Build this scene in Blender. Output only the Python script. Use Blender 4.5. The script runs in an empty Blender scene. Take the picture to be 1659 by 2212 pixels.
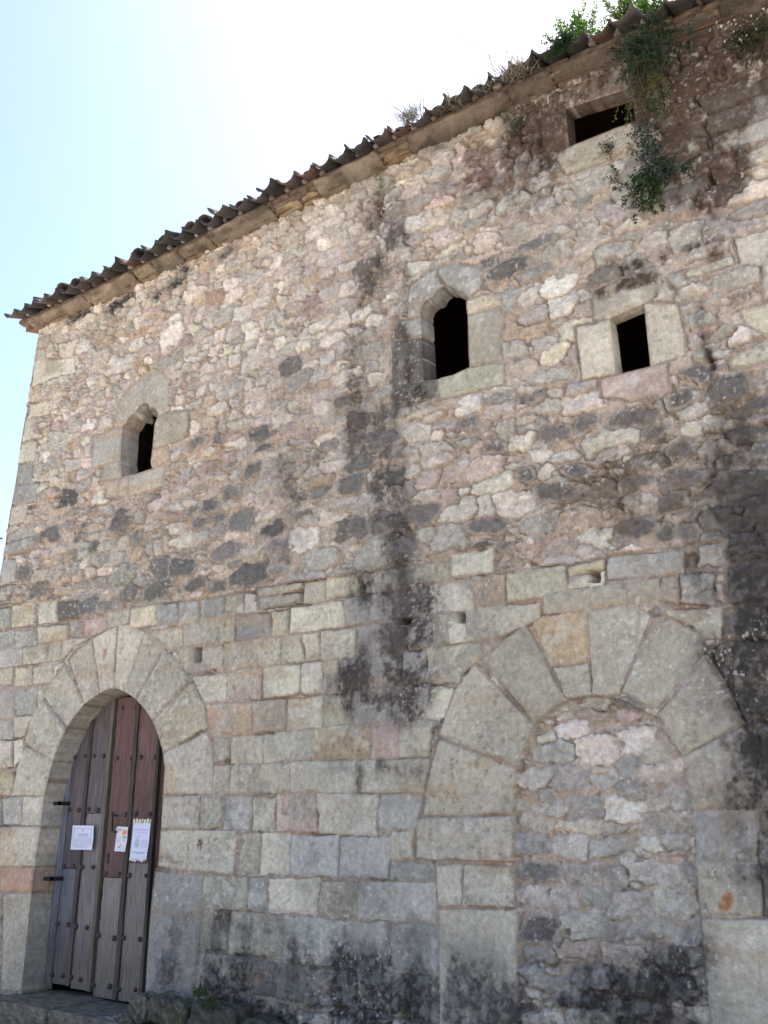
import bpy, math, random
import numpy as np

# ------------------------------------------------------------------ camera, sky, sun
scene = bpy.context.scene
COL = scene.collection
PW_, PH_ = 1659.0, 2212.0            # tracing units of the survey photograph
FOC, HORX, HORY = 2050.0, -2150.0, 1780.0
DIST, EYE = 6.35, 1.5                # camera to wall, camera above the door sill
PITCH = math.atan((HORY - PH_/2)/FOC)
YAW = math.pi/2 - math.atan((PW_/2 - HORX)/math.hypot(FOC, HORY - PH_/2))

cam_d = bpy.data.cameras.new('camera'); cam = bpy.data.objects.new('camera', cam_d); COL.objects.link(cam)
cam.location = (0, -DIST, EYE)
cam.rotation_euler = (math.pi/2 + PITCH, 0, YAW)
cam_d.sensor_fit = 'VERTICAL'; cam_d.sensor_height = 36.0; cam_d.lens = FOC/PH_*36.0
cam_d.clip_start = 0.05; cam_d.clip_end = 5000
scene.camera = cam

SUN_EL, SUN_ROT = math.radians(56), math.radians(0)   # behind the house
world = bpy.data.worlds.new('World'); scene.world = world; world.use_nodes = True
wn = world.node_tree.nodes; wl = world.node_tree.links
bg = wn['Background']; sky = wn.new('ShaderNodeTexSky'); sky.sky_type = 'NISHITA'
sky.sun_disc = False; sky.sun_elevation = SUN_EL; sky.sun_rotation = SUN_ROT
sky.air_density = 1.0; sky.dust_density = 1.6; sky.ozone_density = 1.0
wl.new(sky.outputs[0], bg.inputs[0]); bg.inputs[1].default_value = 0.098
sun_d = bpy.data.lights.new('sun', 'SUN'); sun = bpy.data.objects.new('sun', sun_d); COL.objects.link(sun)
sun_d.energy = 5.0; sun_d.angle = math.radians(0.5); sun_d.color = (1, 0.95, 0.87)
# sun shines from azimuth SUN_ROT (clockwise from +Y)
sun.rotation_euler = (math.pi/2 - SUN_EL, 0, math.pi - SUN_ROT)
scene.view_settings.view_transform = 'Standard'; scene.view_settings.look = 'None'
scene.view_settings.exposure = 1.73; scene.view_settings.gamma = 1.0

# ------------------------------------------------------------------ helpers
rng = np.random.default_rng(7); random.seed(7)
def ray(x, y):
    a = (x - PW_/2)/FOC; b = (PH_/2 - y)/FOC
    f = math.cos(PITCH) - b*math.sin(PITCH); up = math.sin(PITCH) + b*math.cos(PITCH)
    return -f*math.sin(YAW) + a*math.cos(YAW), f*math.cos(YAW) + a*math.sin(YAW), up
def at(x, y, Y=0.0):                 # survey point -> point of the vertical plane y = Y
    r = ray(x, y); t = (DIST + Y)/r[1]
    return r[0]*t, Y, EYE + r[2]*t
ZO = {'D': (0, 0, .64), '1': (0, 2000, 1.519), '2': (600, 1900, 1.422), '3': (1400, 1800, 1.336), '4': (0, 900, 1.659),
      '5': (900, 700, 1.58), '6': (1700, 700, 1.5796), '7': (1600, 0, 1.672), '8': (0, 500, 1.659), 'a': (300, 1250, 4.425),
      'b': (1300, 900, 3.95), 'c': (1850, 0, 2.236), 'e': (1200, 100, 2.37), 'f': (700, 350, 2.765), 'g': (0, 3100, 1.659),
      'h': (100, 2600, 2.764)}
def zp(z, x, y, Y=0.0):
    if z == 'D': return at(x, y, Y)
    ox, oy, s = ZO[z]; return at((ox + x/s)*.64, (oy + y/s)*.64, Y)
def uv(z, x, y, Y=0.0):
    p = zp(z, x, y, Y); return p[0], p[2]

LAT = rng.random((8, 256, 256)).astype(np.float32)
def vnoise(x, y, s=0):
    L = LAT[s % 8]; x = x + 17.3*s; y = y + 5.7*s
    xi = np.floor(x).astype(np.int64); yi = np.floor(y).astype(np.int64)
    fx = (x - xi).astype(np.float32); fy = (y - yi).astype(np.float32)
    fx = fx*fx*(3 - 2*fx); fy = fy*fy*(3 - 2*fy)
    x0 = xi & 255; x1 = (xi + 1) & 255; y0 = yi & 255; y1 = (yi + 1) & 255
    return (L[x0, y0]*(1-fx) + L[x1, y0]*fx)*(1-fy) + (L[x0, y1]*(1-fx) + L[x1, y1]*fx)*fy
def fbm(x, y, f, o=4, s=0, g=.5):
    r = 0; a = 1; t = 0
    for k in range(o):
        r = r + a*vnoise(x*f, y*f, s + k); t += a; a *= g; f *= 2.03
    return r/t                        # about 0..1, mean .5
def sst(a, b, x):
    t = np.clip((x - a)/(b - a), 0, 1); return t*t*(3 - 2*t)
def lin(c):
    c = np.asarray(c, float)/255.0
    return np.where(c <= .04045, c/12.92, ((c + .055)/1.055)**2.4)

def mesh_np(name, V, Q, mat=None, col=None, parent=None, smooth=True):
    """V (n,3), Q (m,k) faces of one size; col (n,3) linear."""
    me = bpy.data.meshes.new(name); V = np.asarray(V, np.float32); Q = np.asarray(Q, np.int32)
    me.vertices.add(len(V)); me.vertices.foreach_set('co', V.ravel())
    k = Q.shape[1]
    me.loops.add(Q.size); me.loops.foreach_set('vertex_index', Q.ravel())
    me.polygons.add(len(Q)); me.polygons.foreach_set('loop_start', np.arange(0, Q.size, k, dtype=np.int32))
    me.polygons.foreach_set('loop_total', np.full(len(Q), k, np.int32))
    if smooth: me.polygons.foreach_set('use_smooth', np.ones(len(Q), bool))
    me.update(calc_edges=True)
    if col is not None:
        a = me.color_attributes.new('col', 'FLOAT_COLOR', 'POINT')
        c4 = np.ones((len(V), 4), np.float32); c4[:, :3] = col; a.data.foreach_set('color', c4.ravel())
    o = bpy.data.objects.new(name, me); COL.objects.link(o)
    if mat: me.materials.append(mat)
    if parent: o.parent = parent
    return o
class MB:                              # collects quads/tris (tris stored as degenerate-free separate list)
    def __init__(s): s.v = []; s.f = []; s.c = []; s.n = 0
    def add(s, V, F, c=(1, 1, 1)):
        V = np.asarray(V, float).reshape(-1, 3); s.v.append(V)
        s.f += [tuple(int(i) + s.n for i in f) for f in F]
        c = np.asarray(c, float); s.c.append(np.broadcast_to(c, (len(V), 3)) if c.ndim == 1 else c); s.n += len(V)
    def build(s, name, mat, parent=None, smooth=True):
        V = np.concatenate(s.v); C = np.concatenate(s.c)
        me = bpy.data.meshes.new(name); me.from_pydata(V.tolist(), [], s.f); me.update()
        a = me.color_attributes.new('col', 'FLOAT_COLOR', 'POINT')
        c4 = np.ones((len(V), 4), np.float32); c4[:, :3] = C; a.data.foreach_set('color', c4.ravel())
        if smooth: me.polygons.foreach_set('use_smooth', np.ones(len(me.polygons), bool))
        me.materials.append(mat)
        o = bpy.data.objects.new(name, me); COL.objects.link(o)
        if parent: o.parent = parent
        return o
def tag(o, label=None, cat=None, group=None, kind=None):
    if label: o['label'] = label
    if cat: o['category'] = cat
    if group: o['group'] = group
    if kind: o['kind'] = kind
    return o
def empty(name, loc=(0, 0, 0)):
    o = bpy.data.objects.new(name, None); COL.objects.link(o); o.location = loc; o.empty_display_size = .2; return o

def material(name, rough=.9, nsc=40, namp=.25, bump=.3, bdist=.004, trans=0, spec=.2, stretch=None, bsc=90, fine=0):
    m = bpy.data.materials.new(name); m.use_nodes = True; N = m.node_tree.nodes; L = m.node_tree.links
    b = N['Principled BSDF']; b.inputs['Roughness'].default_value = rough
    b.inputs['Specular IOR Level'].default_value = spec
    at_ = N.new('ShaderNodeAttribute'); at_.attribute_name = 'col'
    tc = N.new('ShaderNodeTexCoord'); src = tc.outputs['Object']
    if stretch:
        mp = N.new('ShaderNodeMapping'); mp.inputs['Scale'].default_value = stretch
        L.new(src, mp.inputs[0]); src = mp.outputs[0]
    n = N.new('ShaderNodeTexNoise'); n.inputs['Scale'].default_value = nsc; n.inputs['Detail'].default_value = 6
    n.inputs['Roughness'].default_value = .65; L.new(src, n.inputs['Vector'])
    mr = N.new('ShaderNodeMapRange'); mr.inputs[1].default_value = .25; mr.inputs[2].default_value = .75
    mr.inputs[3].default_value = 1 - namp; mr.inputs[4].default_value = 1 + namp; L.new(n.outputs[0], mr.inputs[0])
    if fine:
        nf = N.new('ShaderNodeTexNoise'); nf.inputs['Scale'].default_value = 130; nf.inputs['Detail'].default_value = 3; L.new(src, nf.inputs['Vector'])
        mf = N.new('ShaderNodeMapRange'); mf.inputs[1].default_value = .3; mf.inputs[2].default_value = .7; mf.inputs[3].default_value = 1-fine; mf.inputs[4].default_value = 1+fine
        L.new(nf.outputs[0], mf.inputs[0]); mm_ = N.new('ShaderNodeMath'); mm_.operation = 'MULTIPLY'; L.new(mr.outputs[0], mm_.inputs[0]); L.new(mf.outputs[0], mm_.inputs[1]); mr = mm_
    mul = N.new('ShaderNodeVectorMath'); mul.operation = 'SCALE'
    L.new(at_.outputs['Color'], mul.inputs[0]); L.new(mr.outputs[0], mul.inputs['Scale']); L.new(mul.outputs[0], b.inputs['Base Color'])
    if bump:
        n2 = N.new('ShaderNodeTexNoise'); n2.inputs['Scale'].default_value = bsc; n2.inputs['Detail'].default_value = 8
        n2.inputs['Roughness'].default_value = .7; L.new(src, n2.inputs['Vector'])
        bp = N.new('ShaderNodeBump'); bp.inputs['Strength'].default_value = bump; bp.inputs['Distance'].default_value = bdist
        L.new(n2.outputs[0], bp.inputs['Height']); L.new(bp.outputs[0], b.inputs['Normal'])
    if trans:
        t = N.new('ShaderNodeBsdfTranslucent'); L.new(mul.outputs[0], t.inputs[0])
        mx = N.new('ShaderNodeMixShader'); mx.inputs[0].default_value = trans
        L.new(b.outputs[0], mx.inputs[1]); L.new(t.outputs[0], mx.inputs[2]); L.new(mx.outputs[0], N['Material Output'].inputs[0])
    return m
M_STONE = material('weathered_stone', .92, 22, .30, .9, .012, bsc=60, fine=.16)
M_TILE = material('clay_tile', .85, 30, .35, .4, .004)
M_WOOD = material('old_wood', .8, 14, .62, .8, .005, stretch=(6, 6, .3), bsc=16)
M_IRON = material('rusty_iron', .6, 120, .3, .3, .002, spec=.4)
M_PAPER = material('paper', .7, 6, .03, 0)
M_LEAF = material('leaf', .6, 8, .3, 0, trans=.32)
M_STEM = material('dry_stem', .8, 20, .2, 0, trans=.2)
M_EARTH = material('earth', .95, 3, .3, .8, .03, bsc=12)

# ------------------------------------------------------------------ setting: ground
def flat(name, x0, x1, y0, y1, z, c, mat):
    return mesh_np(name, [(x0, y0, z), (x1, y0, z), (x1, y1, z), (x0, y1, z)], [(0, 1, 2, 3)], mat, np.broadcast_to(lin(c), (4, 3)), None, False)
tag(flat('ground', -1500, 1500, -1500, 1500, -.55, (182, 173, 160), M_EARTH), kind='structure')

# ------------------------------------------------------------------ the masonry survey
# traced dressed blocks: (zone, part, tone, [x, y, ...])
BL = []
def B(z, part, tone, *pts):
    P = [uv(z, pts[i], pts[i+1]) for i in range(0, len(pts), 2)]
    BL.append((part, tone, np.array(P)))
def rows(z, txt, part='wall'):
    for ln in txt.strip().splitlines():
        ln = ln.split('#')[0].strip()
        if not ln: continue
        t = ln.split(); B(z, part, t[0], *[float(q) for q in t[1:]])
# tones: a ashlar beige, e light ashlar, y yellowish, o ochre, r orange-red, p pink, g grey, s dark grey, b cold grey
rows('2', '''
a 0 185 100 175 100 283 0 303
g 106 170 219 158 219 258 106 270
a 224 155 312 140 312 242 224 252
e 317 145 377 140 377 237 317 240
a 382 122 590 92 590 132 384 160
g 388 170 585 140 580 190 390 218
a 598 92 706 76 706 182 597 197
y 709 74 886 52 892 142 709 178
g 895 62 976 46 976 134 900 143
a 980 50 1052 40 1052 118 980 134
s 1058 40 1131 22 1131 102 1058 112
a 1135 12 1240 0 1242 88 1135 102
e 20 294 179 277 177 382 20 400
a 182 275 271 257 264 377 182 383
g 274 262 442 238 442 348 270 374
y 452 236 532 220 527 347 452 353
e 537 215 792 178 797 302 534 338
g 797 165 977 140 977 282 798 306
g 981 140 1200 115 1197 252 981 278
e 1203 105 1407 84 1416 228 1200 243
a 0 415 216 400 213 518 30 532
o 219 380 359 369 357 498 216 518
e 361 362 491 350 484 488 358 497
a 492 350 591 344 601 474 486 485
a 595 340 677 330 682 463 604 473
e 680 325 847 308 847 453 680 467
g 849 305 962 290 967 443 849 453
s 965 290 1092 274 1097 428 967 443
g 1098 270 1242 243 1242 398 1097 423
e 1244 240 1377 248 1377 383 1200 398
a 65 545 232 530 230 667 125 672
p 234 515 407 498 398 657 232 667
e 409 495 583 484 580 628 409 647
e 585 480 692 470 693 627 582 632
y 694 465 767 459 767 622 694 627
g 768 455 1062 429 1067 593 768 617
g 1068 430 1187 418 1187 582 1068 593
a 1188 405 1425 383 1350 578 1187 582
r 130 680 352 664 352 822 155 830
g 357 660 519 647 517 808 354 817
e 520 648 692 639 694 792 518 807
y 695 635 832 624 832 772 695 787
g 834 620 1020 599 1022 757 834 772
g 1022 600 1202 589 1202 742 1022 757
e 1203 590 1325 592 1272 742 1204 747
a 173 840 242 830 240 947 171 952
a 244 830 412 824 404 962 242 967
e 412 820 652 794 650 942 406 962
o 652 795 922 764 922 942 650 947
p 924 765 1057 754 1055 937 924 942
a 1058 756 1230 744 1196 932 1057 937
a 171 970 244 964 244 1107 165 1107
y 247 968 293 964 291 1110 247 1107
a 294 965 542 957 537 1102 290 1110
e 542 955 853 944 853 1102 539 1100
a 856 945 1202 939 1176 1107 857 1102
a 110 1112 214 1109 209 1282 102 1281
g 216 1115 349 1117 346 1287 211 1283
a 351 1120 463 1122 456 1290 347 1286
p 464 1110 662 1104 667 1292 464 1287
e 664 1105 957 1104 952 1312 667 1302
g 958 1110 1176 1104 1141 1283 954 1276
a 298 1290 392 1294 389 1502 279 1501
e 394 1290 537 1294 532 1502 389 1502
b 539 1305 772 1304 770 1512 531 1502
b 776 1310 1017 1314 1012 1522 774 1516
a 1018 1280 1132 1274 1129 1427 1014 1421
b 1017 1435 1227 1439 1227 1532 1011 1528
a 118 1500 332 1507 322 1672 117 1656
g 334 1508 429 1509 425 1674 324 1671
e 433 1510 677 1509 667 1692 429 1676
a 681 1530 867 1524 864 1692 669 1691
b 870 1530 1234 1534 1234 1732 861 1706
y 111 1660 239 1664 226 1857 99 1851
a 243 1670 507 1689 500 1902 231 1881
b 510 1690 792 1719 787 1947 504 1921
b 798 1720 1007 1719 1007 1962 794 1946
g 1012 1730 1247 1729 1257 1972 1014 1961
g 95 1870 352 1889 352 2062 95 2052
s 354 1900 612 1939 607 2122 354 2072
g 614 1950 862 1960 862 2140 614 2132
g 866 1962 1107 1974 1107 2162 864 2142
b 1109 1985 1257 1984 1257 2230 1114 2200
''')
rows('3', '''
a 95 120 156 110 156 212 95 217
e 160 95 347 64 352 172 164 196
e 59 240 247 214 257 347 59 366
o 264 195 402 179 412 322 264 341
a 407 180 677 139 682 257 414 316
y 684 150 852 109 852 167 690 191
e 690 195 852 170 852 232 690 251
g 861 105 1212 64 1212 177 864 206
g 1273 50 1402 39 1402 142 1274 151
a 578 265 952 219 957 322 574 366
y 961 215 1102 194 1106 322 960 326
g 1106 190 1191 180 1191 311 1106 321
g 1195 175 1352 164 1352 322 1195 311
a 60 370 217 354 221 492 50 511
a 224 340 562 309 562 382 400 472 224 491
a 50 515 297 494 302 557 180 672 45 681
p 301 500 357 496 311 542
a 1115 345 1382 329 1386 477 1300 462 1120 352
s 1388 330 1592 318 1592 472 1388 477
s 1390 480 1620 478 1640 790 1490 845 1325 520
s 1404 150 1600 120 1600 310 1404 322
e 0 690 40 686 60 760 180 690 105 850 0 835
''')
rows('3', '''
v 105 925 457 1062 436 1267 36 1272 55 1100
v 264 590 537 872 461 1052 98 907 180 700
v 500 410 682 752 541 862 308 572 400 470
o 520 385 777 344 782 582 608 597
v 613 600 784 582 797 732 684 748
v 777 340 960 325 1062 370 980 582 920 732 799 732
v 1078 390 1150 383 1292 450 1310 522 1088 792 930 718 985 580
v 1312 558 1482 852 1200 1007 1092 817
v 1198 1013 1482 866 1545 1000 1562 1242 1248 1247
v 5 1285 442 1274 442 1482 10 1472
v 90 1490 209 1494 211 1677 105 1682
v 216 1495 446 1499 446 1692 216 1682
v 108 1695 454 1699 458 2260 108 2260
g 1253 1250 1542 1254 1542 1492 1265 1492
v 1270 1495 1557 1499 1562 1732 1290 1737
v 1293 1740 1640 1744 1650 2260 1328 2260
''', 'archway')
rows('3', '''
s 1545 880 1720 760 1720 1240 1566 1242
s 1548 1250 1720 1250 1720 1490 1548 1490
s 1562 1500 1720 1500 1720 1735 1568 1735
''')
rows('1', '''
v 125 780 276 866 232 960 222 1042 60 1037 80 900
v 215 540 338 697 274 862 123 772 160 640
v 334 370 427 577 340 694 220 532 270 450
v 470 240 503 520 430 573 353 347 400 290
v 600 174 577 484 510 522 473 236 540 195
v 604 170 660 163 737 205 632 509 579 482
v 739 205 837 286 697 549 634 511
v 839 299 900 340 967 442 781 658 699 554
y 984 459 1042 570 1062 692 834 818 783 663
v 1065 708 1092 870 1087 1033 834 1033 842 900 831 825
v 834 1039 1027 1039 1017 1213 824 1207
v 814 1219 1217 1219 1202 1453 808 1407
g 794 1429 1037 1455 1022 1700 987 2153 735 2153 768 1700
v 113 1045 220 1045 208 1197 106 1192
a 0 1200 206 1200 198 1403 0 1403
r 0 1407 192 1407 176 1536 0 1532
a 18 1541 172 1541 112 2058 0 2052
''', 'doorway')
rows('1', '''
g 5 1045 111 1045 106 1190 5 1192
a -60 395 62 385 62 470 -60 484
y 70 386 157 379 157 472 70 481
a 163 380 276 354 272 462 163 472
g -60 502 72 494 67 642 -60 652
g 78 495 187 487 187 622 73 632
a 190 490 242 479 217 562 190 612
g -60 660 67 644 62 752 -60 762
a 70 635 167 629 127 742 66 752
e -60 770 62 754 62 892 -60 900
e 65 755 122 749 117 852 65 892
o -60 910 72 894 62 1042 -60 1042
a -60 1046 0 1046 0 1198 -60 1198
g 5 286 112 279 107 377 -60 390
a 114 280 237 259 237 352 114 372
a 240 255 312 239 307 342 240 352
e 318 235 456 229 362 290 330 347 310 342
g 69 195 182 179 182 272 69 286
a 188 170 347 159 347 242 188 262
g 349 150 417 139 417 227 349 237
p 419 130 547 109 547 192 450 222 419 227
g -60 200 67 184 62 287 -60 295
y 59 60 172 49 167 167 54 176
e 184 50 282 39 282 152 184 161
s 289 45 402 34 402 132 289 146
g -60 85 52 74 50 182 -60 190
a 549 100 657 84 657 162 549 182
y 669 80 797 64 802 167 664 182
g 799 60 907 49 907 152 804 162
g 909 45 1022 34 1017 142 909 156
a 763 200 927 179 932 272 870 292 768 205
''')
# quoins
rows('4', '''
e 186 525 347 514 337 607 176 672
e 343 510 422 499 417 592 340 607
e 328 430 412 414 407 502 328 512
a 212 460 262 449 257 542 200 547
y 160 765 277 744 272 822 150 852
a 125 850 192 844 182 962 115 982
a 115 990 200 980 190 1090 98 1100
g 90 1105 180 1090 177 1212 80 1215
g 78 1220 217 1209 207 1312 62 1332
a 58 1340 150 1325 140 1430 44 1450
g 40 1500 192 1438 197 1500 28 1552
g 14 1560 197 1505 192 1582 4 1627
g 2 1635 92 1636 82 1762 -20 1790
s -25 1800 60 1780 55 1880 -40 1900
a 216 400 280 380 270 440 210 455
''')
# window surrounds, first zone letter a: left trefoil, b: middle trefoil, 6: small square, 7: under the eave
W1 = [(486,1590),(466,1330),(488,1000),(498,830),(545,790),(598,690),(640,648),(688,655),(704,590),(760,510),(830,482),(872,512),(902,612),(925,560),(975,560),(1000,620),(1020,680),(975,790),(960,920),(940,1170),(912,1380),(935,1465),(700,1540)]
W2 = [(508,1512),(494,1200),(482,900),(474,650),(460,590),(490,500),(560,430),(640,400),(680,320),(760,270),(860,265),(930,300),(962,325),(1040,330),(1090,390),(1106,430),(1077,452),(1075,540),(1093,640),(1100,900),(1107,1200),(1120,1333),(1000,1390),(900,1440),(760,1470),(680,1502)]
W3 = [(565,590),(745,512),(780,845),(602,889)]
W4 = [(515,613),(640,572),(760,534),(882,492),(905,682),(790,722),(660,775),(535,824)]
rows('a', '''
v 378 840 408 600 480 400 620 260 810 85 806 480 760 510 700 590 680 638 598 690 545 790 498 832
v 816 80 1080 0 1170 100 1192 400 1172 520 1110 640 1024 684 1000 620 975 560 925 555 900 580 872 512 830 482 812 480
''', 'window 0 lintel')
rows('a', '''
g 68 980 498 838 466 1325 38 1442
v 255 1400 466 1335 484 1585 148 1662
v 1026 690 1100 655 1482 590 1502 800 1480 952 1400 1022 1212 1092 945 1165 975 800
o 942 1175 1182 1112 1192 1332 936 1462 912 1380
''', 'window 0')
rows('a', '''
v 300 1662 600 1592 560 1852 248 1922 262 1820
v 608 1590 940 1472 1122 1400 1107 1702 900 1782 590 1882
''', 'window 0 sill')
rows('b', '''
g 298 690 298 480 340 260 560 80 684 20 702 120 800 280 760 270 680 320 640 400 560 430 490 500 460 590 474 655
g 694 15 900 -40 1282 0 1292 250 1102 424 1090 390 1040 330 962 325 930 300 860 265 812 262 714 120
''', 'window 1 lintel')
rows('b', '''
g 148 740 474 675 482 912 138 952
s 88 980 482 925 508 1505 78 1642
y 1078 446 1292 370 1552 360 1552 502 1093 640 1075 540
a 1094 648 1562 530 1542 1222 1115 1322 1100 900
''', 'window 1')
rows('b', '''
s 108 1650 508 1516 684 1506 708 1722 98 1882
a 692 1502 760 1470 900 1440 1000 1390 1120 1333 1572 1258 1572 1562 720 1772
''', 'window 1 sill')
rows('6', '''
a 470 440 797 318 807 472 745 512 565 590 480 597
''', 'window 2 lintel')
rows('6', '''
a 384 640 565 594 602 889 415 922
a 745 514 922 508 957 680 962 785 780 845
''', 'window 2')
rows('6', '''
p 518 910 780 849 872 828 882 982 680 1032 523 1012
''', 'window 2 sill')
rows('7', '''
n 525 606 512 500 840 378 872 488 760 530 640 568
''', 'window 3 lintel')
rows('7', '''
n 370 670 514 616 535 824 380 862
n 886 484 1002 438 1012 642 906 690
''', 'window 3')
rows('7', '''
a 430 862 535 828 660 778 790 725 905 686 910 800 780 890 520 985
''', 'window 3 sill')
# large weathered slabs at the right under the eave
rows('7', '''
n 1080 460 1272 403 1328 460 1312 502 1110 552
n 1354 360 1402 349 1412 442 1364 452
n 1204 180 1337 149 1342 222 1204 302
n 1342 300 1480 250 1500 330 1430 360 1340 350
a 1410 350 1560 310 1590 380 1420 440
a 1238 530 1602 412 1622 522 1298 642
g 1288 650 1690 515 1690 640 1318 762
n 1010 640 1190 580 1210 650 1020 720
n 1060 740 1280 680 1310 760 1080 830
a 1000 840 1080 800 1300 770 1320 830 1010 890
g 1330 770 1690 650 1690 760 1350 880
a 1470 900 1690 770 1690 880 1480 970
n 1600 390 1659 375 1690 430 1620 500
s 1040 1080 1230 1020 1320 960 1350 1040 1060 1160
e 1060 930 1200 895 1210 985 1075 1030
''')
rows('6', '''
e 1226 165 1450 95 1450 310 1250 308
a 1262 550 1450 500 1450 690 1290 625
a 1195 820 1450 690 1450 800 1200 862
e 1372 300 1450 280 1450 480 1392 478
a 960 340 1210 245 1220 300 970 372
''')
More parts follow.
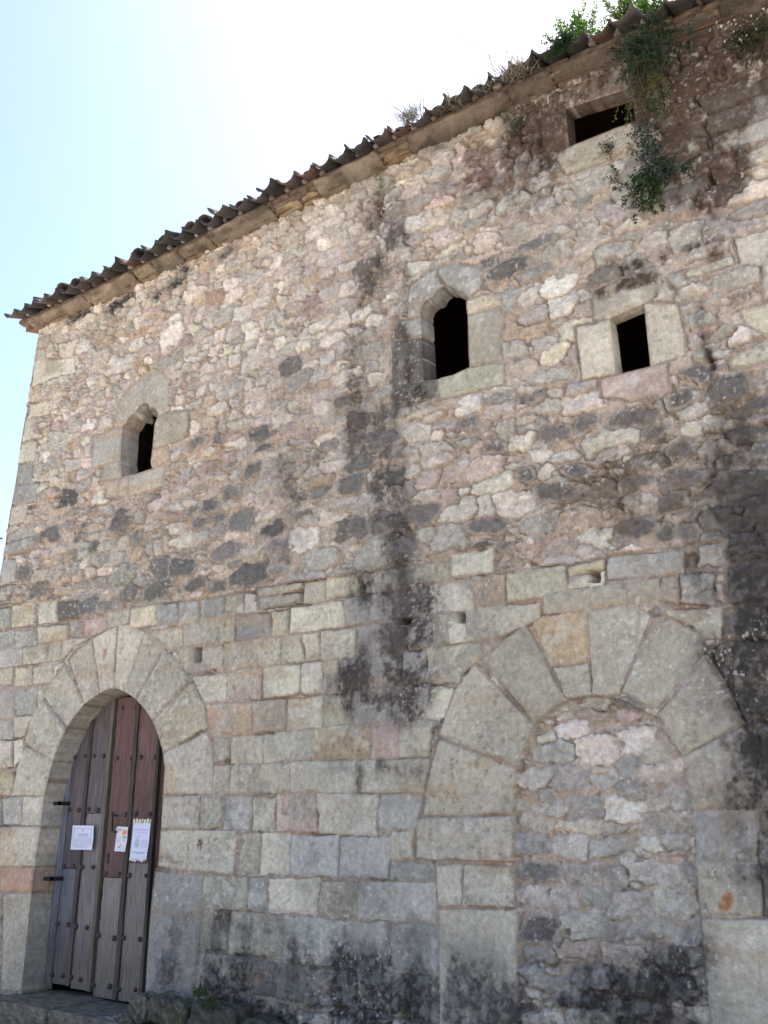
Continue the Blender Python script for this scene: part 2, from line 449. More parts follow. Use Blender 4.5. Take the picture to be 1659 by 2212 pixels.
# traced rubble stones: tone then x y w h
RS = {'4': '''k 1450 940 130 100 k 1105 985 90 50 k 1570 1000 80 60 k 1170 1340 110 80 k 1080 1370 80 60 k 1130 1435 90 80 k 1220 1420 90 80 k 1345 1430 140 120
k 1420 1135 90 90 k 1290 1270 110 80 k 1275 1600 140 110 k 1535 1540 130 130 k 1405 1720 190 150 k 1100 1785 150 80 k 1230 1780 90 90 k 1010 1680 130 110 k 900 1690 100 110
k 880 1810 160 100 k 730 1830 90 110 g 690 1720 110 110 k 375 1300 90 110 k 210 1810 110 80 k 280 1500 100 80 k 435 1520 60 70 k 360 1920 90 90 k 490 1900 90 110 k 130 1715 100 90
g 640 1640 80 80 k 1590 1650 130 100 g 1040 1160 90 70 k 680 1430 110 120 k 1600 1230 70 90 g 325 970 90 100 r 1215 165 70 60 o 540 935 40 50 w 945 400 120 100 w 1260 270 100 90 w 1350 250 110 80
w 680 545 140 100 c 540 530 130 100 w 1440 510 140 110 b 940 530 120 60 w 900 1320 110 70 w 490 890 60 60 c 590 870 80 90 w 560 1290 90 80 w 1410 70 110 90 w 1090 150 90 80 c 850 460 110 90 w 960 210 70 70 w 750 260 70 70
w 620 210 50 60 o 590 420 90 60 w 480 300 80 60 c 690 250 60 50 o 1110 190 60 60 w 1310 160 120 60''',
'5': '''w 70 275 70 60 w 370 70 90 60 w 250 135 90 70 w 455 120 90 70 w 430 305 70 50 w 345 265 100 110 c 695 235 110 120 w 890 55 120 120 w 1035 40 80 90 c 920 160 110 90 g 1190 85 80 60 c 1160 180 110 90 g 1310 50 100 80
w 190 1770 130 140 w 770 1410 60 80 w 1045 1350 40 90 w 1325 1355 140 70 p 960 1525 110 80 b 1055 1510 80 40 w 1170 1590 80 120 w 1030 1620 190 100 c 1200 1470 180 110 k 130 860 100 110 g 520 690 100 70 g 540 770 200 80
k 600 1240 160 100 k 490 1360 150 100 k 455 1480 130 90 g 630 1450 150 90 g 550 1570 140 110 w 660 1540 100 110 k 820 1640 150 130 k 450 1720 190 140 k 640 1690 170 110 k 40 1750 130 160 g 540 1860 190 150 g 270 1880 170 120
k 85 1900 140 100 k 730 1820 150 120 k 70 1270 60 60 k 100 1500 80 70 k 200 1550 80 60 k 480 1130 100 90 k 1290 330 180 110 g 1330 470 150 120 k 1060 1150 120 80 k 1220 1270 110 60 k 1180 1700 190 90 k 1280 1860 110 120
g 960 1750 150 130 k 1370 1430 90 80 n 560 90 90 90 w 1080 1050 130 100 g 690 1100 120 80 p 1180 1190 90 80 w 1290 1180 110 90 w 800 80 90 90 w 640 100 90 60 c 540 140 90 60 p 695 375 50 40 w 715 405 60 40 w 410 185 60 40
w 640 170 90 80 k 520 330 120 90 c 400 130 120 120 b 480 650 90 50 w 350 700 120 60 g 170 930 110 100 w 380 1190 70 40 w 300 1000 110 70 p 620 440 80 80 w 810 1200 120 90''',
'6': '''g 255 70 210 130 g 280 235 160 80 c 460 190 190 110 g 590 235 160 100 g 680 120 140 110 g 885 60 210 110 g 985 150 180 130 g 810 170 150 80 g 160 340 150 80 w 280 420 160 100 w 110 470 170 90 w 310 530 130 110 g 150 590 150 80
g 1010 700 80 80 g 1035 590 140 90 w 1040 790 70 60 g 1150 670 140 60 b 1160 770 120 50 k 1250 490 90 50 k 1030 890 150 100 k 1200 990 210 170 k 950 1020 170 80 w 1010 1080 180 60 k 690 1130 260 110 w 420 1040 220 90 k 800 1200 140 80
w 1090 1155 230 90 k 1310 1210 190 100 k 440 1150 110 90 k 280 1210 150 80 k 955 1300 160 100 g 1120 1290 130 80 k 1210 1360 140 70 k 1380 1300 100 90 k 965 1430 250 130 k 1260 1480 290 140 k 600 1365 100 80 g 750 1360 180 90
k 380 1410 150 70 k 705 1475 150 80 k 280 1520 210 100 k 510 1510 130 90 k 890 1580 200 90 k 1160 1680 190 150 k 1360 1620 140 150 k 700 1720 200 110 k 870 1740 90 100 k 985 1720 80 80 g 160 1690 190 120 o 390 1670 200 120
w 490 1780 170 130 k 320 1800 160 90 p 165 1840 80 110 w 190 1310 120 70 w 320 1320 120 70 w 60 1350 140 60 w 230 1410 80 80 g 60 20 90 80 c 90 130 110 80 w 430 460 60 80 g 210 720 130 80 c 90 880 150 110 w 290 770 150 80''',
'3': '''w 660 815 70 40 p 770 810 120 70 p 940 810 90 60 w 565 920 80 70 b 610 985 150 90 w 680 885 130 70 c 800 980 180 130 w 980 930 130 130 c 1060 990 110 90 w 530 1100 150 90 g 690 1100 160 110 w 835 1100 110 70 g 960 1160 110 120 c 1080 1060 200 60 w 580 1180 60 70 g 760 1220 140 80 w 590 1240 140 60 g 1180 1200 90 110 c 520 1300 160 70 c 720 1320 200 70 b 900 1320 130 50 g 510 1400 150 100 g 680 1410 150 110 w 850 1420 130 80 w 1000 1440 60 50 g 1160 1390 150 90 k 540 1520 180 80 g 740 1540 160 100 g 1040 1530 210 110 g 880 1560 110 90 g 1230 1530 70 110 g 520 1640 130 110 g 660 1650 130 90 g 800 1650 150 90 g 960 1690 190 130 g 1160 1680 190 120 k 540 1780 170 130 g 750 1770 200 110 g 980 1800 120 80 g 890 1800 80 100 g 1100 1790 100 70 w 1220 1830 140 90 p 720 1890 190 110 g 540 1910 120 80 w 930 1910 230 90 g 1180 1930 240 120 g 570 2030 200 100 g 800 2010 210 100 g 1010 2050 220 110 w 530 2090 110 60 k 720 2130 180 80 g 930 2150 190 80 g 1180 2050 130 130 s 410 105 90 80 p 540 90 80 100 g 660 60 130 80 w 790 60 110 90 s 930 30 110 50''',
'7': '''w 320 770 100 50 w 205 750 60 30 w 225 805 60 60 c 80 815 100 50 g 300 950 130 80 g 690 1020 180 110 g 880 960 190 140 g 830 1080 110 90 w 520 1050 150 40 w 500 1110 100 60 w 370 1090 100 40 g 600 1140 90 60 g 440 1240 220 140
g 220 1220 120 80 w 85 1270 90 70 g 800 1180 200 130 g 1110 1220 240 120 c 890 1280 170 110 w 650 1270 100 70 g 380 1170 120 90 w 830 940 90 100 a 1130 960 160 90'''}
TONE = {'a': (180,172,155), 'e': (196,188,172), 'y': (188,177,153), 'o': (170,151,127), 'r': (188,152,132), 'p': (176,154,146), 'g': (162,158,152),
        's': (104,99,95), 'b': (177,173,166), 'v': (179,170,156), 'n': (124,104,90), 'k': (110,106,103), 'w': (205,198,188), 'c': (198,187,173)}

# ------------------------------------------------------------------ height field of the facade, 1 cm grid
DU = .01
U0, U1, V0, V1 = -10.72, 1.2, -.55, 7.74
us = [U0]
while us[-1] < U1: us.append(us[-1] + float(np.interp(us[-1], [-10, -4, -.6, 0], [.0115, .0085, .0068, .015])))
us = np.array(us, np.float32); DV = .0076; vs = (V0 + DV*np.arange(int((V1-V0)/DV) + 1)).astype(np.float32); vs[-1] = V1
NU, NV = len(us), len(vs)
GU, GV = np.meshgrid(us, vs, indexing='ij')
# wobble of every joint
WU = GU + .030*(fbm(GU, GV, 6, 3, 1) - .5)*2 + .022*(fbm(GU, GV, 21, 3, 3) - .5)*2
WV = GV + .026*(fbm(GU, GV, 6, 3, 2) - .5)*2 + .020*(fbm(GU, GV, 21, 3, 5) - .5)*2
def window(u0, u1, v0, v1):
    a, b = np.searchsorted(us, [u0, u1]); c, d = np.searchsorted(vs, [v0, v1]); return (slice(max(0, a-1), b+1), slice(max(0, c-1), d+1))
def poly_sd(P, X, Y):                # signed distance, positive inside
    d = np.full(X.shape, 1e9, np.float32); ins = np.zeros(X.shape, bool); n = len(P)
    for i in range(n):
        (x0, y0), (x1, y1) = P[i], P[(i+1) % n]
        ex, ey = x1-x0, y1-y0; L = ex*ex + ey*ey + 1e-12
        t = np.clip(((X-x0)*ex + (Y-y0)*ey)/L, 0, 1)
        d = np.minimum(d, (X-x0-t*ex)**2 + (Y-y0-t*ey)**2)
        c = ((y0 > Y) != (y1 > Y)) & (X < (x1-x0)*(Y-y0)/(y1-y0 + 1e-12) + x0); ins ^= c
    return np.where(ins, 1, -1)*np.sqrt(d)
BSD = np.full((NU, NV), -1.0, np.float32); BID = np.full((NU, NV), -1, np.int32)
for i, (part, tone, P) in enumerate(BL):
    w = window(P[:, 0].min()-.06, P[:, 0].max()+.06, P[:, 1].min()-.06, P[:, 1].max()+.06)
    k = .22 if part != 'wall' else .34
    sd = poly_sd(P, GU[w] + k*(WU[w]-GU[w]), GV[w] + k*(WV[w]-GV[w]))
    m = sd > BSD[w]
    BSD[w] = np.where(m, sd, BSD[w]); BID[w] = np.where(m, i, BID[w])
BID[BSD < -.02] = -1
# openings
def contour(z, P): return np.array([uv(z, *p) for p in P])
DOOR = np.array([(-9.06,-.6),(-9.06,-.09),(-9.07,.84),(-9.04,1.47),(-9.03,1.78),(-8.95,2.13),(-8.86,2.32),(-8.76,2.48),(-8.64,2.6),(-8.51,2.7),(-8.40,2.75),(-8.28,2.79),(-8.17,2.825),(-8.08,2.84),(-7.98,2.82),(-7.89,2.785),(-7.78,2.74),(-7.67,2.68),(-7.53,2.58),(-7.41,2.46),(-7.31,2.31),(-7.23,2.15),(-7.19,2.01),(-7.19,1.76),(-7.18,1.48),(-7.19,1.13),(-7.23,1.08),(-7.25,.63),(-7.24,-.08),(-7.24,-.6)])
ARCH = contour('3', [(458,2300),(452,2100),(446,1500),(437,1280),(440,1150),(458,1050),(490,950),(510,905),(540,858),(600,798),(640,772),(690,750),(740,738),(800,732),(860,735),(920,745),(1000,782),(1085,840),(1150,930),(1195,1010),(1235,1130),(1252,1250),(1268,1500),(1290,1735),(1325,2212),(1330,2300)])
OPEN = [DOOR, contour('a', W1), contour('b', W2), contour('6', W3), contour('7', W4)]
HOLE = [('3', 785, 172, 828, 215, .22), ('3', 1216, 88, 1262, 145, .10), ('3', 196, 362, 220, 400, .2), ('2', 82, 408, 112, 472, .2), ('2', 1062, 268, 1108, 290, .2), ('3', 660, 1790, 690, 1812, .12), ('3', 980, 1468, 1008, 1480, .1)]

# rubble stones: seeds (u, v, half width, half height, angle, tone)
SEED = []
for z, t in RS.items():
    t = t.split()
    for i in range(0, len(t), 5):
        x, y, w_, h_ = map(float, t[i+1:i+5])
        u, v = uv(z, x, y); a = abs(uv(z, x+w_/2, y)[0] - uv(z, x-w_/2, y)[0])/2
        b = abs(uv(z, x, y+h_/2)[1] - uv(z, x, y-h_/2)[1])/2*.86
        SEED.append((u, v, max(a*1.06, .04), max(b*1.06, .03), rng.normal(0, .08), t[i], 1))
exp_ = np.array([s[:4] for s in SEED])
v = V0
while v < V1 + .1:
    u = U0 - .2 + rng.random()*.2
    hc = rng.uniform(.085, .15)
    while u < U1 + .2:
        big = 1 + .35*float(sst(-5, -1.5, u))
        wd = rng.uniform(.12, .36)*big*(.75 if v > 5.6 and u < -4.5 else 1); hh = hc*rng.uniform(.75, 1.25)*(1 + .25*(big-1))
        uu, vv = u + wd/2, v + hc/2 + rng.normal(0, .022)
        n = 1 if rng.random() > .16 else 2
        for k in range(n):
            vk = vv + (k - (n-1)/2)*hh*.5
            q = np.abs(exp_[:, 0]-uu)/(exp_[:, 2] + wd*.25), np.abs(exp_[:, 1]-vk)/(exp_[:, 3] + hh*.25/n)
            if not np.any((q[0] < 1) & (q[1] < 1)):
                r = rng.random()
                if u < -4.5 and v > 5.3: tn = 'w' if r < .42 else 'c' if r < .66 else 'o' if r < .74 else 'b' if r < .80 else 'p' if r < .88 else 'g'
                elif u < -4.5: tn = 'g' if r < .40 else 'w' if r < .56 else 'c' if r < .72 else 'k' if r < .82 else 'p' if r < .9 else 'o'
                else: tn = 'g' if r < .40 else 'w' if r < .60 else 'c' if r < .78 else 'k' if r < .84 else 'p' if r < .90 else 'o' if r < .96 else 'b'
                SEED.append((uu + rng.normal(0, .015), vk, wd*.53, hh*.60/n, rng.normal(0, .10), tn, 0))
        u += wd
    v += hc
S0 = np.array([q[:4] for q in SEED])
for k in range(2600):                  # pinning stones in the gaps
    u, v = rng.uniform(U0, U1), rng.uniform(V0, V1)
    if np.min(np.hypot((S0[:, 0]-u)/S0[:, 2], (S0[:, 1]-v)/S0[:, 3])) > .93:
        SEED.append((u, v, rng.uniform(.03, .08), rng.uniform(.016, .035), rng.normal(0, .3), 'wcgpob'[int(rng.random()*6)], 0))
F1 = np.full((NU, NV), 9., np.float32); F2 = np.full((NU, NV), 9., np.float32); SID = np.zeros((NU, NV), np.int32)
for i, (u, v, a, b, an, tn, ex) in enumerate(SEED):
    w = window(u-a*1.9-.05, u+a*1.9+.05, v-b*2.1-.05, v+b*2.1+.05)
    x = WU[w]-u; y = WV[w]-v; c, s = math.cos(an), math.sin(an)
    p = 2.0 + 3.0*((i*0.618) % 1)
    sh = ((i*.377) % 1 - .5)*.7      # skew, so that outlines are not all alike
    x, y = c*x + s*y, -s*x + c*y
    xa = np.abs(x/a + sh*.5*y/b); ya = np.abs(y/b)*(1 + .22*((i*.731) % 1 - .5)*np.sign(x))
    d = (xa**p + ya**p)**(1/p)
    if ex: d = d*.93
    f1 = F1[w]; m = d < f1
    F2[w] = np.where(m, f1, np.minimum(F2[w], d)); F1[w] = np.where(m, d, f1); SID[w] = np.where(m, i, SID[w])
SA = np.array([min(s[2], s[3]) for s in SEED], np.float32); SEX = np.array([s[6] for s in SEED])
nS = len(SEED)
EDGE = np.minimum(1.20 - F1, (F2 - F1)*.62)*SA[SID]     # metres from the stone's edge, roughly
smother = fbm(GU, GV, 1.1, 3, 4) - .5 + .10*sst(-4, -8, GU)*sst(6.2, 4.8, GV)   # where mortar was smeared over stones
thr = .002 + .020*np.clip(smother*2.0, 0, 1) + .012*(fbm(GU, GV, 14, 3, 6) - .38)
thr = np.where(SEX[SID] == 1, thr*.45, thr)
ER = EDGE - thr
ROCK = sst(-.001, .0045, ER)           # 1 on rubble stone, 0 on mortar
n1 = fbm(GU, GV, 9, 4, 0); n2 = fbm(GU, GV, 22, 3, 2); n3 = fbm(GU, GV, 45, 2, 4)
ridge = 1 - np.abs(2*fbm(GU + .3*n1*.1, GV*1.5, 13, 3, 5) - 1)
gx, gy = rng.normal(0, .10, nS).astype(np.float32), rng.normal(0, .14, nS).astype(np.float32)
proud = (rng.uniform(.006, .024, nS)).astype(np.float32)
su = np.array([s[0] for s in SEED], np.float32); sv = np.array([s[1] for s in SEED], np.float32)
tones = np.array([TONE[s[5]] for s in SEED], float); kk = np.array([.12 if s[5] in 'k' else .42 for s in SEED])[:, None]; tones = tones*(1-kk) + np.array((182,170,160))*kk*np.where(np.array([s[5] == 'k' for s in SEED])[:, None], .8, 1)
Hs = proud[SID]*(1 - np.exp(-np.clip(ER, 0, 1)/.016)) + np.clip(gx[SID]*(GU-su[SID]) + gy[SID]*(GV-sv[SID]), -.02, .02) + .022*(n1-.5) + .030*(n2-.5) + .022*(n3-.5) + .020*(ridge-.7)
mdeep = .002 + .020*sst(.42, .70, fbm(GU, GV, 2.2, 4, 6)) + .014*sst(-5, -1, GU)*sst(3, 5, GV)
Hm = -mdeep + .018*(n2-.5) + .018*(n3-.5) + .012*(fbm(GU, GV, 5, 2, 7)-.5)
pit = sst(.70, .80, fbm(GU, GV, 16, 3, 3))*(1-ROCK)
Hm -= .03*pit
GRV = np.exp(-((ER+.004)/.0042)**2)*sst(.36, .58, fbm(GU, GV, 4.5, 4, 1))   # open gaps round stones
H = Hm*(1-ROCK) + (Hs-.004)*ROCK - .030*GRV

def tone_var(base, n, s1=.062, s2=.008):
    L = rng.normal(1, s1, (n, 1)); return lin(np.clip(base*L*(1 + rng.normal(0, s2, (n, 3))), 20, 245))
SC = tone_var(tones, nS)
MC = np.empty((NU, NV, 3), np.float32)
mw = fbm(GU, GV, .8, 4, 2)[..., None]; mo = sst(.56, .72, fbm(GU, GV, 2.6, 4, 5))[..., None]
MC[:] = lin((166,151,140))*(1-mw) + lin((186,170,157))*mw
MC = MC*(1 - .55*mo) + lin((186,156,130))*.55*mo
MC *= (.80 + .4*fbm(GU, GV, 30, 3, 1))[..., None]
RC = SC[SID].astype(np.float32)
isK = np.array([s[5] in 'ks' for s in SEED])[SID]
# dark stones carry their crust on the proud middle, pale rims
crust = sst(.004, .026, ER + .03*(n1-.5)) * isK
RC = np.where(isK[..., None], (RC*crust[..., None] + lin((164,154,144))*(1-crust)[..., None]), RC)
RC *= (.50 + 1.0*(.35*n1 + .35*n2 + .3*fbm(GU, GV, 60, 2, 1)))[..., None]
lich = sst(.60, .72, fbm(GU, GV, 6, 4, 3))*(~isK)*.7
RC = RC*(1 - .35*lich[..., None]) + lin((128,123,117))*(.35*lich)[..., None]
C = MC*(1-ROCK)[..., None] + RC*ROCK[..., None]
# mortar smears over parts of stones
sm = .5*(sst(.58, .70, fbm(GU, GV, 11, 4, 6))*ROCK*.7*(SEX[SID] == 0))[..., None]
C = C*(1-sm) + MC*sm

CR_, HR_ = C.copy(), H.copy()           # plain rubble, for the gable side
# dressed blocks over the rubble
nb = len(BL); bt = np.array([TONE[b[1]] for b in BL], float); BCc = tone_var(bt, nb, .045, .004).astype(np.float32)
isV = np.array([b[0] != 'wall' for b in BL])
bp = rng.normal(0, .006, nb).astype(np.float32) + np.where(isV, .006, 0)
bgx = rng.normal(0, .012, nb).astype(np.float32); bgy = rng.normal(0, .016, nb).astype(np.float32)
bcu = np.array([b[2][:, 0].mean() for b in BL], np.float32); bcv = np.array([b[2][:, 1].mean() for b in BL], np.float32)
low = sst(3.1, 2.5, GV)               # the ashlar storey: joints there are beige mortar, not rubble
HB = bp[BID] + bgx[BID]*(GU-bcu[BID]) + bgy[BID]*(GV-bcv[BID])
rough = np.where(isV[BID], .5, 1.0)
HB = HB + rough*(.014*(fbm(GU, GV, 4.5, 4, 3)-.5) + .010*(n2-.5) + .007*(n3-.5))
flake = sst(.52, .56, fbm(GU, GV, 2.2, 3, 7))*sst(.5, .6, fbm(GU, GV, .9, 2, 4))
HB = HB - .008*flake*rough
edge_r = sst(0, .030, BSD)
inb = (BID >= 0)
chip = sst(.58, .74, fbm(GU, GV, 6.5, 4, 6))*np.where(isV[BID], .009, .015)*sst(.06, .0, BSD)
BSD = BSD - chip*inb
bm = sst(.0008, .0050, BSD)*inb
jd = .018 + .05*sst(.60, .70, fbm(GU, GV, 1.6, 3, 2))
near = sst(-.045, -.015, BSD)*(BSD < .02)
jn = fbm(GU, GV, 3.1, 4, 1); Hj = np.where((BSD > -.03), np.where(jn > .53, -jd*np.where(isV[BID], .5, 1), -.007) + .010*(n3-.5) - np.where(isV[BID], .014, .026)*np.exp(-((BSD+.002)/.004)**2)*sst(.45, .6, jn), H)
H = np.where(inb, (HB - .012*(1-edge_r))*bm + Hj*(1-bm), H)
isT = np.array([b[1] in 'oryp' for b in BL])[BID][..., None]; tm = (sst(.20, .50, fbm(GU*.8, GV*1.6, 2.6, 4, 6))*.95)[..., None]
bc = np.where(isT, BCc[BID]*tm + lin((180,172,156))*(1-tm), BCc[BID])*(.80 + .40*(.55*fbm(GU, GV, 3.2, 5, 5) + .45*n2))[..., None]
# bedding streaks and iron bands
streak = sst(.60, .72, fbm(GU*.7 + .4*n1, GV*2.2, 2.0, 4, 1)); bc = bc*(1-.4*streak[..., None]) + lin((168,138,104))*(.4*streak)[..., None]
bw = rng.uniform(.15, 1.5, (3, nb)).astype(np.float32); bo = rng.uniform(0, 40, (2, nb)).astype(np.float32)
GX, GY = GU + bo[0][BID], GV + bo[1][BID]                                  # every block its own piece of pattern
bc = bc*(.80 + .40*fbm(GX, GY, 2.4, 5, 3))[..., None]
pits = sst(.66, .74, fbm(GX, GY, 24, 3, 2))*bw[2][BID]
bc = bc*(1-.22*np.clip(pits, 0, 1)[..., None])
ang = rng.uniform(.3, 2.8, nb).astype(np.float32)[BID]; tool = np.sin((GX*np.cos(ang) + GY*np.sin(ang))*150 + 6*fbm(GX, GY, 5, 2, 1))
H = H - np.where(inb, .005*pits*bm + .0016*tool*bm*sst(.45, .6, fbm(GX, GY, 3, 3, 4)), 0)
gl = sst(.50, .66, fbm(GX, GY, 5, 5, 0))*(1-.4*isV[BID])*bw[0][BID]; gl = np.clip(gl, 0, 1.3); bc = bc*(1-.38*gl[..., None]) + lin((132,128,122))*(.38*gl)[..., None]
wl_ = np.clip(sst(.60, .70, fbm(GX, GY, 9, 4, 4))*bw[1][BID], 0, 1.4); bc = bc*(1-.35*wl_[..., None]) + lin((205,200,190))*(.35*wl_)[..., None]
jc = MC*(.80 - .25*sst(.5, .8, fbm(GU, GV, 2.5, 3, 3)))[..., None]  # joint mortar colour darkened, standing in for shade inside the narrow joints
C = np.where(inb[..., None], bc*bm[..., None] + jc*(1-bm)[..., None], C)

# infill of the blocked arch: set back
asd = poly_sd(ARCH, GU + .4*(WU-GU), GV + .4*(WV-GV))
inA = asd > 0
INF = sst(-.004, .012, asd)*(BID < 0) + sst(.0, .012, asd)*(BID >= 0)
Hinf = (Hm*(1-ROCK) + Hs*ROCK) - .055 - .03*sst(1.6, 2.4, GV)
Cinf = MC*(1-ROCK)[..., None] + RC*1.05*ROCK[..., None]
H = H*(1-INF) + Hinf*INF; C = C*(1-INF[..., None]) + Cinf*INF[..., None]

# putlog holes
for z, x0, y0, x1, y1, dp in HOLE:
    P = np.array([uv(z, x0, y0), uv(z, x1, y0), uv(z, x1, y1), uv(z, x0, y1)])
    w = window(P[:, 0].min()-.05, P[:, 0].max()+.05, P[:, 1].min()-.05, P[:, 1].max()+.05)
    k = sst(-.012, .002, poly_sd(P, GU[w]+.3*(WU[w]-GU[w]), GV[w]+.3*(WV[w]-GV[w])))
    H[w] = H[w]*(1-k) - dp*k

# stains (lichen and algae crusts, water runs): polylines with a width, or areas
def dfield(P, closed):
    P = np.array([uv('D', *p) for p in P])
    if closed: return -poly_sd(P, GU, GV)
    d = np.full((NU, NV), 9., np.float32)
    for i in range(len(P)-1):
        (x0, y0), (x1, y1) = P[i], P[i+1]; ex, ey = x1-x0, y1-y0
        t = np.clip(((GU-x0)*ex + (GV-y0)*ey)/(ex*ex+ey*ey+1e-9), 0, 1)
        d = np.minimum(d, np.hypot(GU-x0-t*ex, GV-y0-t*ey))
    return d
PS = np.where(inb, rng.uniform(.62, 1.12, nb)[BID], rng.uniform(.7, 1.1, nS)[SID]).astype(np.float32)
runv = sst(.3, .7, fbm(GU*2.2, GV*.45, 2.6, 5, 5, .6))
blot = sst(.25, .75, fbm(GU, GV, 3.6, 6, 3, .66)); blot2 = sst(.25, .75, fbm(GU, GV, 12, 4, 6, .7))
STAIN = [  # tone, strength, softness m, half width m, closed, points
 ((58,48,46), 1.0, .30, 0, 1, [(765,1240),(870,1225),(950,1290),(940,1400),(905,1555),(770,1560),(705,1490),(712,1430),(800,1390),(835,1330),(770,1290)]),
 ((72,64,60), .55, .25, .10, 0, [(850,1150),(860,1240)]),
 ((66,58,54), .75, .15, .05, 0, [(715,1660),(760,1662)]), ((62,55,52), .8, .18, .06, 0, [(820,1655),(900,1668)]), ((66,58,54), .8, .15, .04, 0, [(780,1655),(770,1700)]),
 ((88,80,75), .95, .34, .16, 0, [(815,430),(850,520),(800,600),(770,700),(765,840),(800,1000),(830,1120)]),
 ((70,58,52), .75, .18, .03, 0, [(870,480),(880,560),(875,640)]), ((70,60,54), .7, .2, .03, 0, [(870,1000),(880,1100),(868,1180)]),
 ((58,44,38), 1.0, .10, .07, 0, [(870,715),(885,760),(880,840)]), ((56,43,36), 1.05, .10, .09, 0, [(865,860),(910,850)]),
 ((98,76,64), .85, .25, .10, 0, [(1110,270),(1105,350),(1120,420)]), ((92,70,60), .8, .3, .12, 0, [(1010,390),(1080,400),(1130,380)]),
 ((176,136,84), .75, .05, .010, 0, [(396,1480),(417,1515),(438,1545)]), ((172,132,80), .7, .05, .012, 0, [(438,1552),(405,1585),(370,1592),(358,1570),(362,1555)]), ((176,136,92), .65, .05, .012, 0, [(139,1445),(150,1490),(160,1520)]), ((150,112,100), 1.1, .07, .03, 0, [(228,1408),(226,1420)]),
 ((182,140,92), .9, .05, .01, 0, [(776,1938),(790,1985),(800,2010)]), ((168,116,72), 1.0, .05, .03, 0, [(1564,1958),(1572,1940)]), ((96,66,44), 1.0, .06, .02, 0, [(432,1828),(434,1820)]),
 ((120,60,50), .5, .2, .05, 0, [(640,1745),(680,1790)]), ((110,96,84), .7, .4, 0, 1, [(1130,1040),(1659,800),(1700,1100),(1500,1180),(1200,1150)]),
 ((112,92,84), .7, .4, 0, 1, [(960,300),(1230,200),(1230,420),(1140,470),(960,430)]), ((78,58,46), .95, .2, .05, 0, [(1380,150),(1400,250),(1500,300)]),
 ((104,100,100), .7, .4, 0, 1, [(330,1960),(425,1960),(425,2200),(315,2200)]), ((98,94,90), .5, .3, 0, 1, [(850,560),(1010,560),(1000,640),(880,700),(860,860),(845,860)]),
 ((84,77,73), .8, .40, .16, 0, [(865,690),(830,880),(845,1080),(865,1240),(845,1400),(820,1520)]), ((92,84,78), .7, .4, .1, 0, [(600,950),(640,1100),(600,1230)]), ((60,42,34), 1.1, .08, .05, 0, [(1345,582),(1430,552)]), ((66,48,38), 1.1, .09, .05, 0, [(1300,635),(1350,612),(1405,600)]),
 ((60,44,38), .9, .08, .02, 0, [(1460,640),(1510,650),(1520,740),(1540,790),(1530,850)]), ((56,42,38), .9, .10, .03, 0, [(1560,420),(1520,520),(1480,540)]),
 ((60,50,46), .9, .15, .05, 0, [(1555,980),(1600,1080),(1640,1150),(1659,1200)]),
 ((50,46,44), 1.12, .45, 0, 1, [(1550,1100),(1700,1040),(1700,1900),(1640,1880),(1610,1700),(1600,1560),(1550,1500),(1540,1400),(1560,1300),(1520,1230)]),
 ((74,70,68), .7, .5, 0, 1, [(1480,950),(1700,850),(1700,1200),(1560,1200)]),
 ((76,58,48), 1.35, .40, 0, 1, [(1340,80),(1700,-30),(1700,200),(1600,300),(1560,420),(1500,440),(1400,320),(1370,220)]),
 ((74,57,48), 1.3, .28, 0, 1, [(1100,240),(1230,170),(1330,130),(1340,190),(1235,230),(1225,320),(1180,360),(1100,320)]),
 ((90,66,52), .85, .2, .08, 0, [(1530,260),(1640,210),(1690,190)]), ((84,62,50), .8, .2, .1, 0, [(1430,370),(1520,450),(1540,540)]),
 ((48,45,44), .95, .38, 0, 1, [(420,2030),(700,2040),(950,2045),(1110,2090),(1500,2030),(1530,2260),(400,2260)]),
 ((60,58,58), .55, .35, 0, 1, [(940,2080),(1110,2060),(1115,2260),(930,2260)]), ((72,70,72), .6, .4, 0, 1, [(330,2030),(430,2030),(430,2200),(310,2200)]),
 ((62,56,54), .6, .2, .12, 0, [(470,1990),(600,2010)]), ((60,56,56), .6, .2, .12, 0, [(820,1960),(880,2010)]), ((62,58,56), .55, .25, .12, 0, [(720,1945),(900,1890)]),
 ((46,42,42), .95, .14, .06, 0, [(150,690),(185,672)]), ((46,42,42), 1.0, .14, .07, 0, [(235,668),(280,640)]), ((46,42,42), 1.0, .14, .06, 0, [(340,640),(400,595)]), ((50,46,44), .9, .12, .05, 0, [(395,580),(415,590)]),
 ((50,40,36), .9, .12, .05, 0, [(790,470),(800,490)]), ((56,46,40), .8, .15, .05, 0, [(480,555),(500,540)]),
]
for tone, st, soft, hw, closed, pts in STAIN:
    d = dfield(pts, closed) - hw
    f = sst(soft, -soft*.8, d)*st
    q = f*PS*(.06 + .46*blot + .36*runv + .50*blot2 + .22*n3)
    film = (np.clip(.62*sst(.05, .6, f)*(.3+.5*blot+.5*runv)*PS, 0, .8)*np.clip(1.6-np.mean(tone)/70, 0, 1) if max(tone) < 112 else 0*f)[..., None]
    C = C*(1-film) + lin((112,107,104))*(.75 + .5*n2[..., None])*film
    a = np.clip(.95*sst(.28, .78, q)*(.35 + 1.25*fbm(GU, GV, 38, 3, 2)), 0, .90)
    C = C*(1-a[..., None]) + (lin(tone)*(.7 + .6*n2[..., None]))*a[..., None]
# white lichen freckles
wh = sst(.715, .76, fbm(GU, GV, 34, 3, 6))*sst(.45, .62, fbm(GU, GV, 1.3, 3, 1))*.5
C = C*(1-wh[..., None]) + lin((214,208,202))*wh[..., None]
lw = sst(.70, .85, blot2)*sst(.9, .2, GV)*.22; C = C*(1-lw[..., None]) + lin((178,178,178))*lw[..., None]
C = np.clip(C, .008, .75)

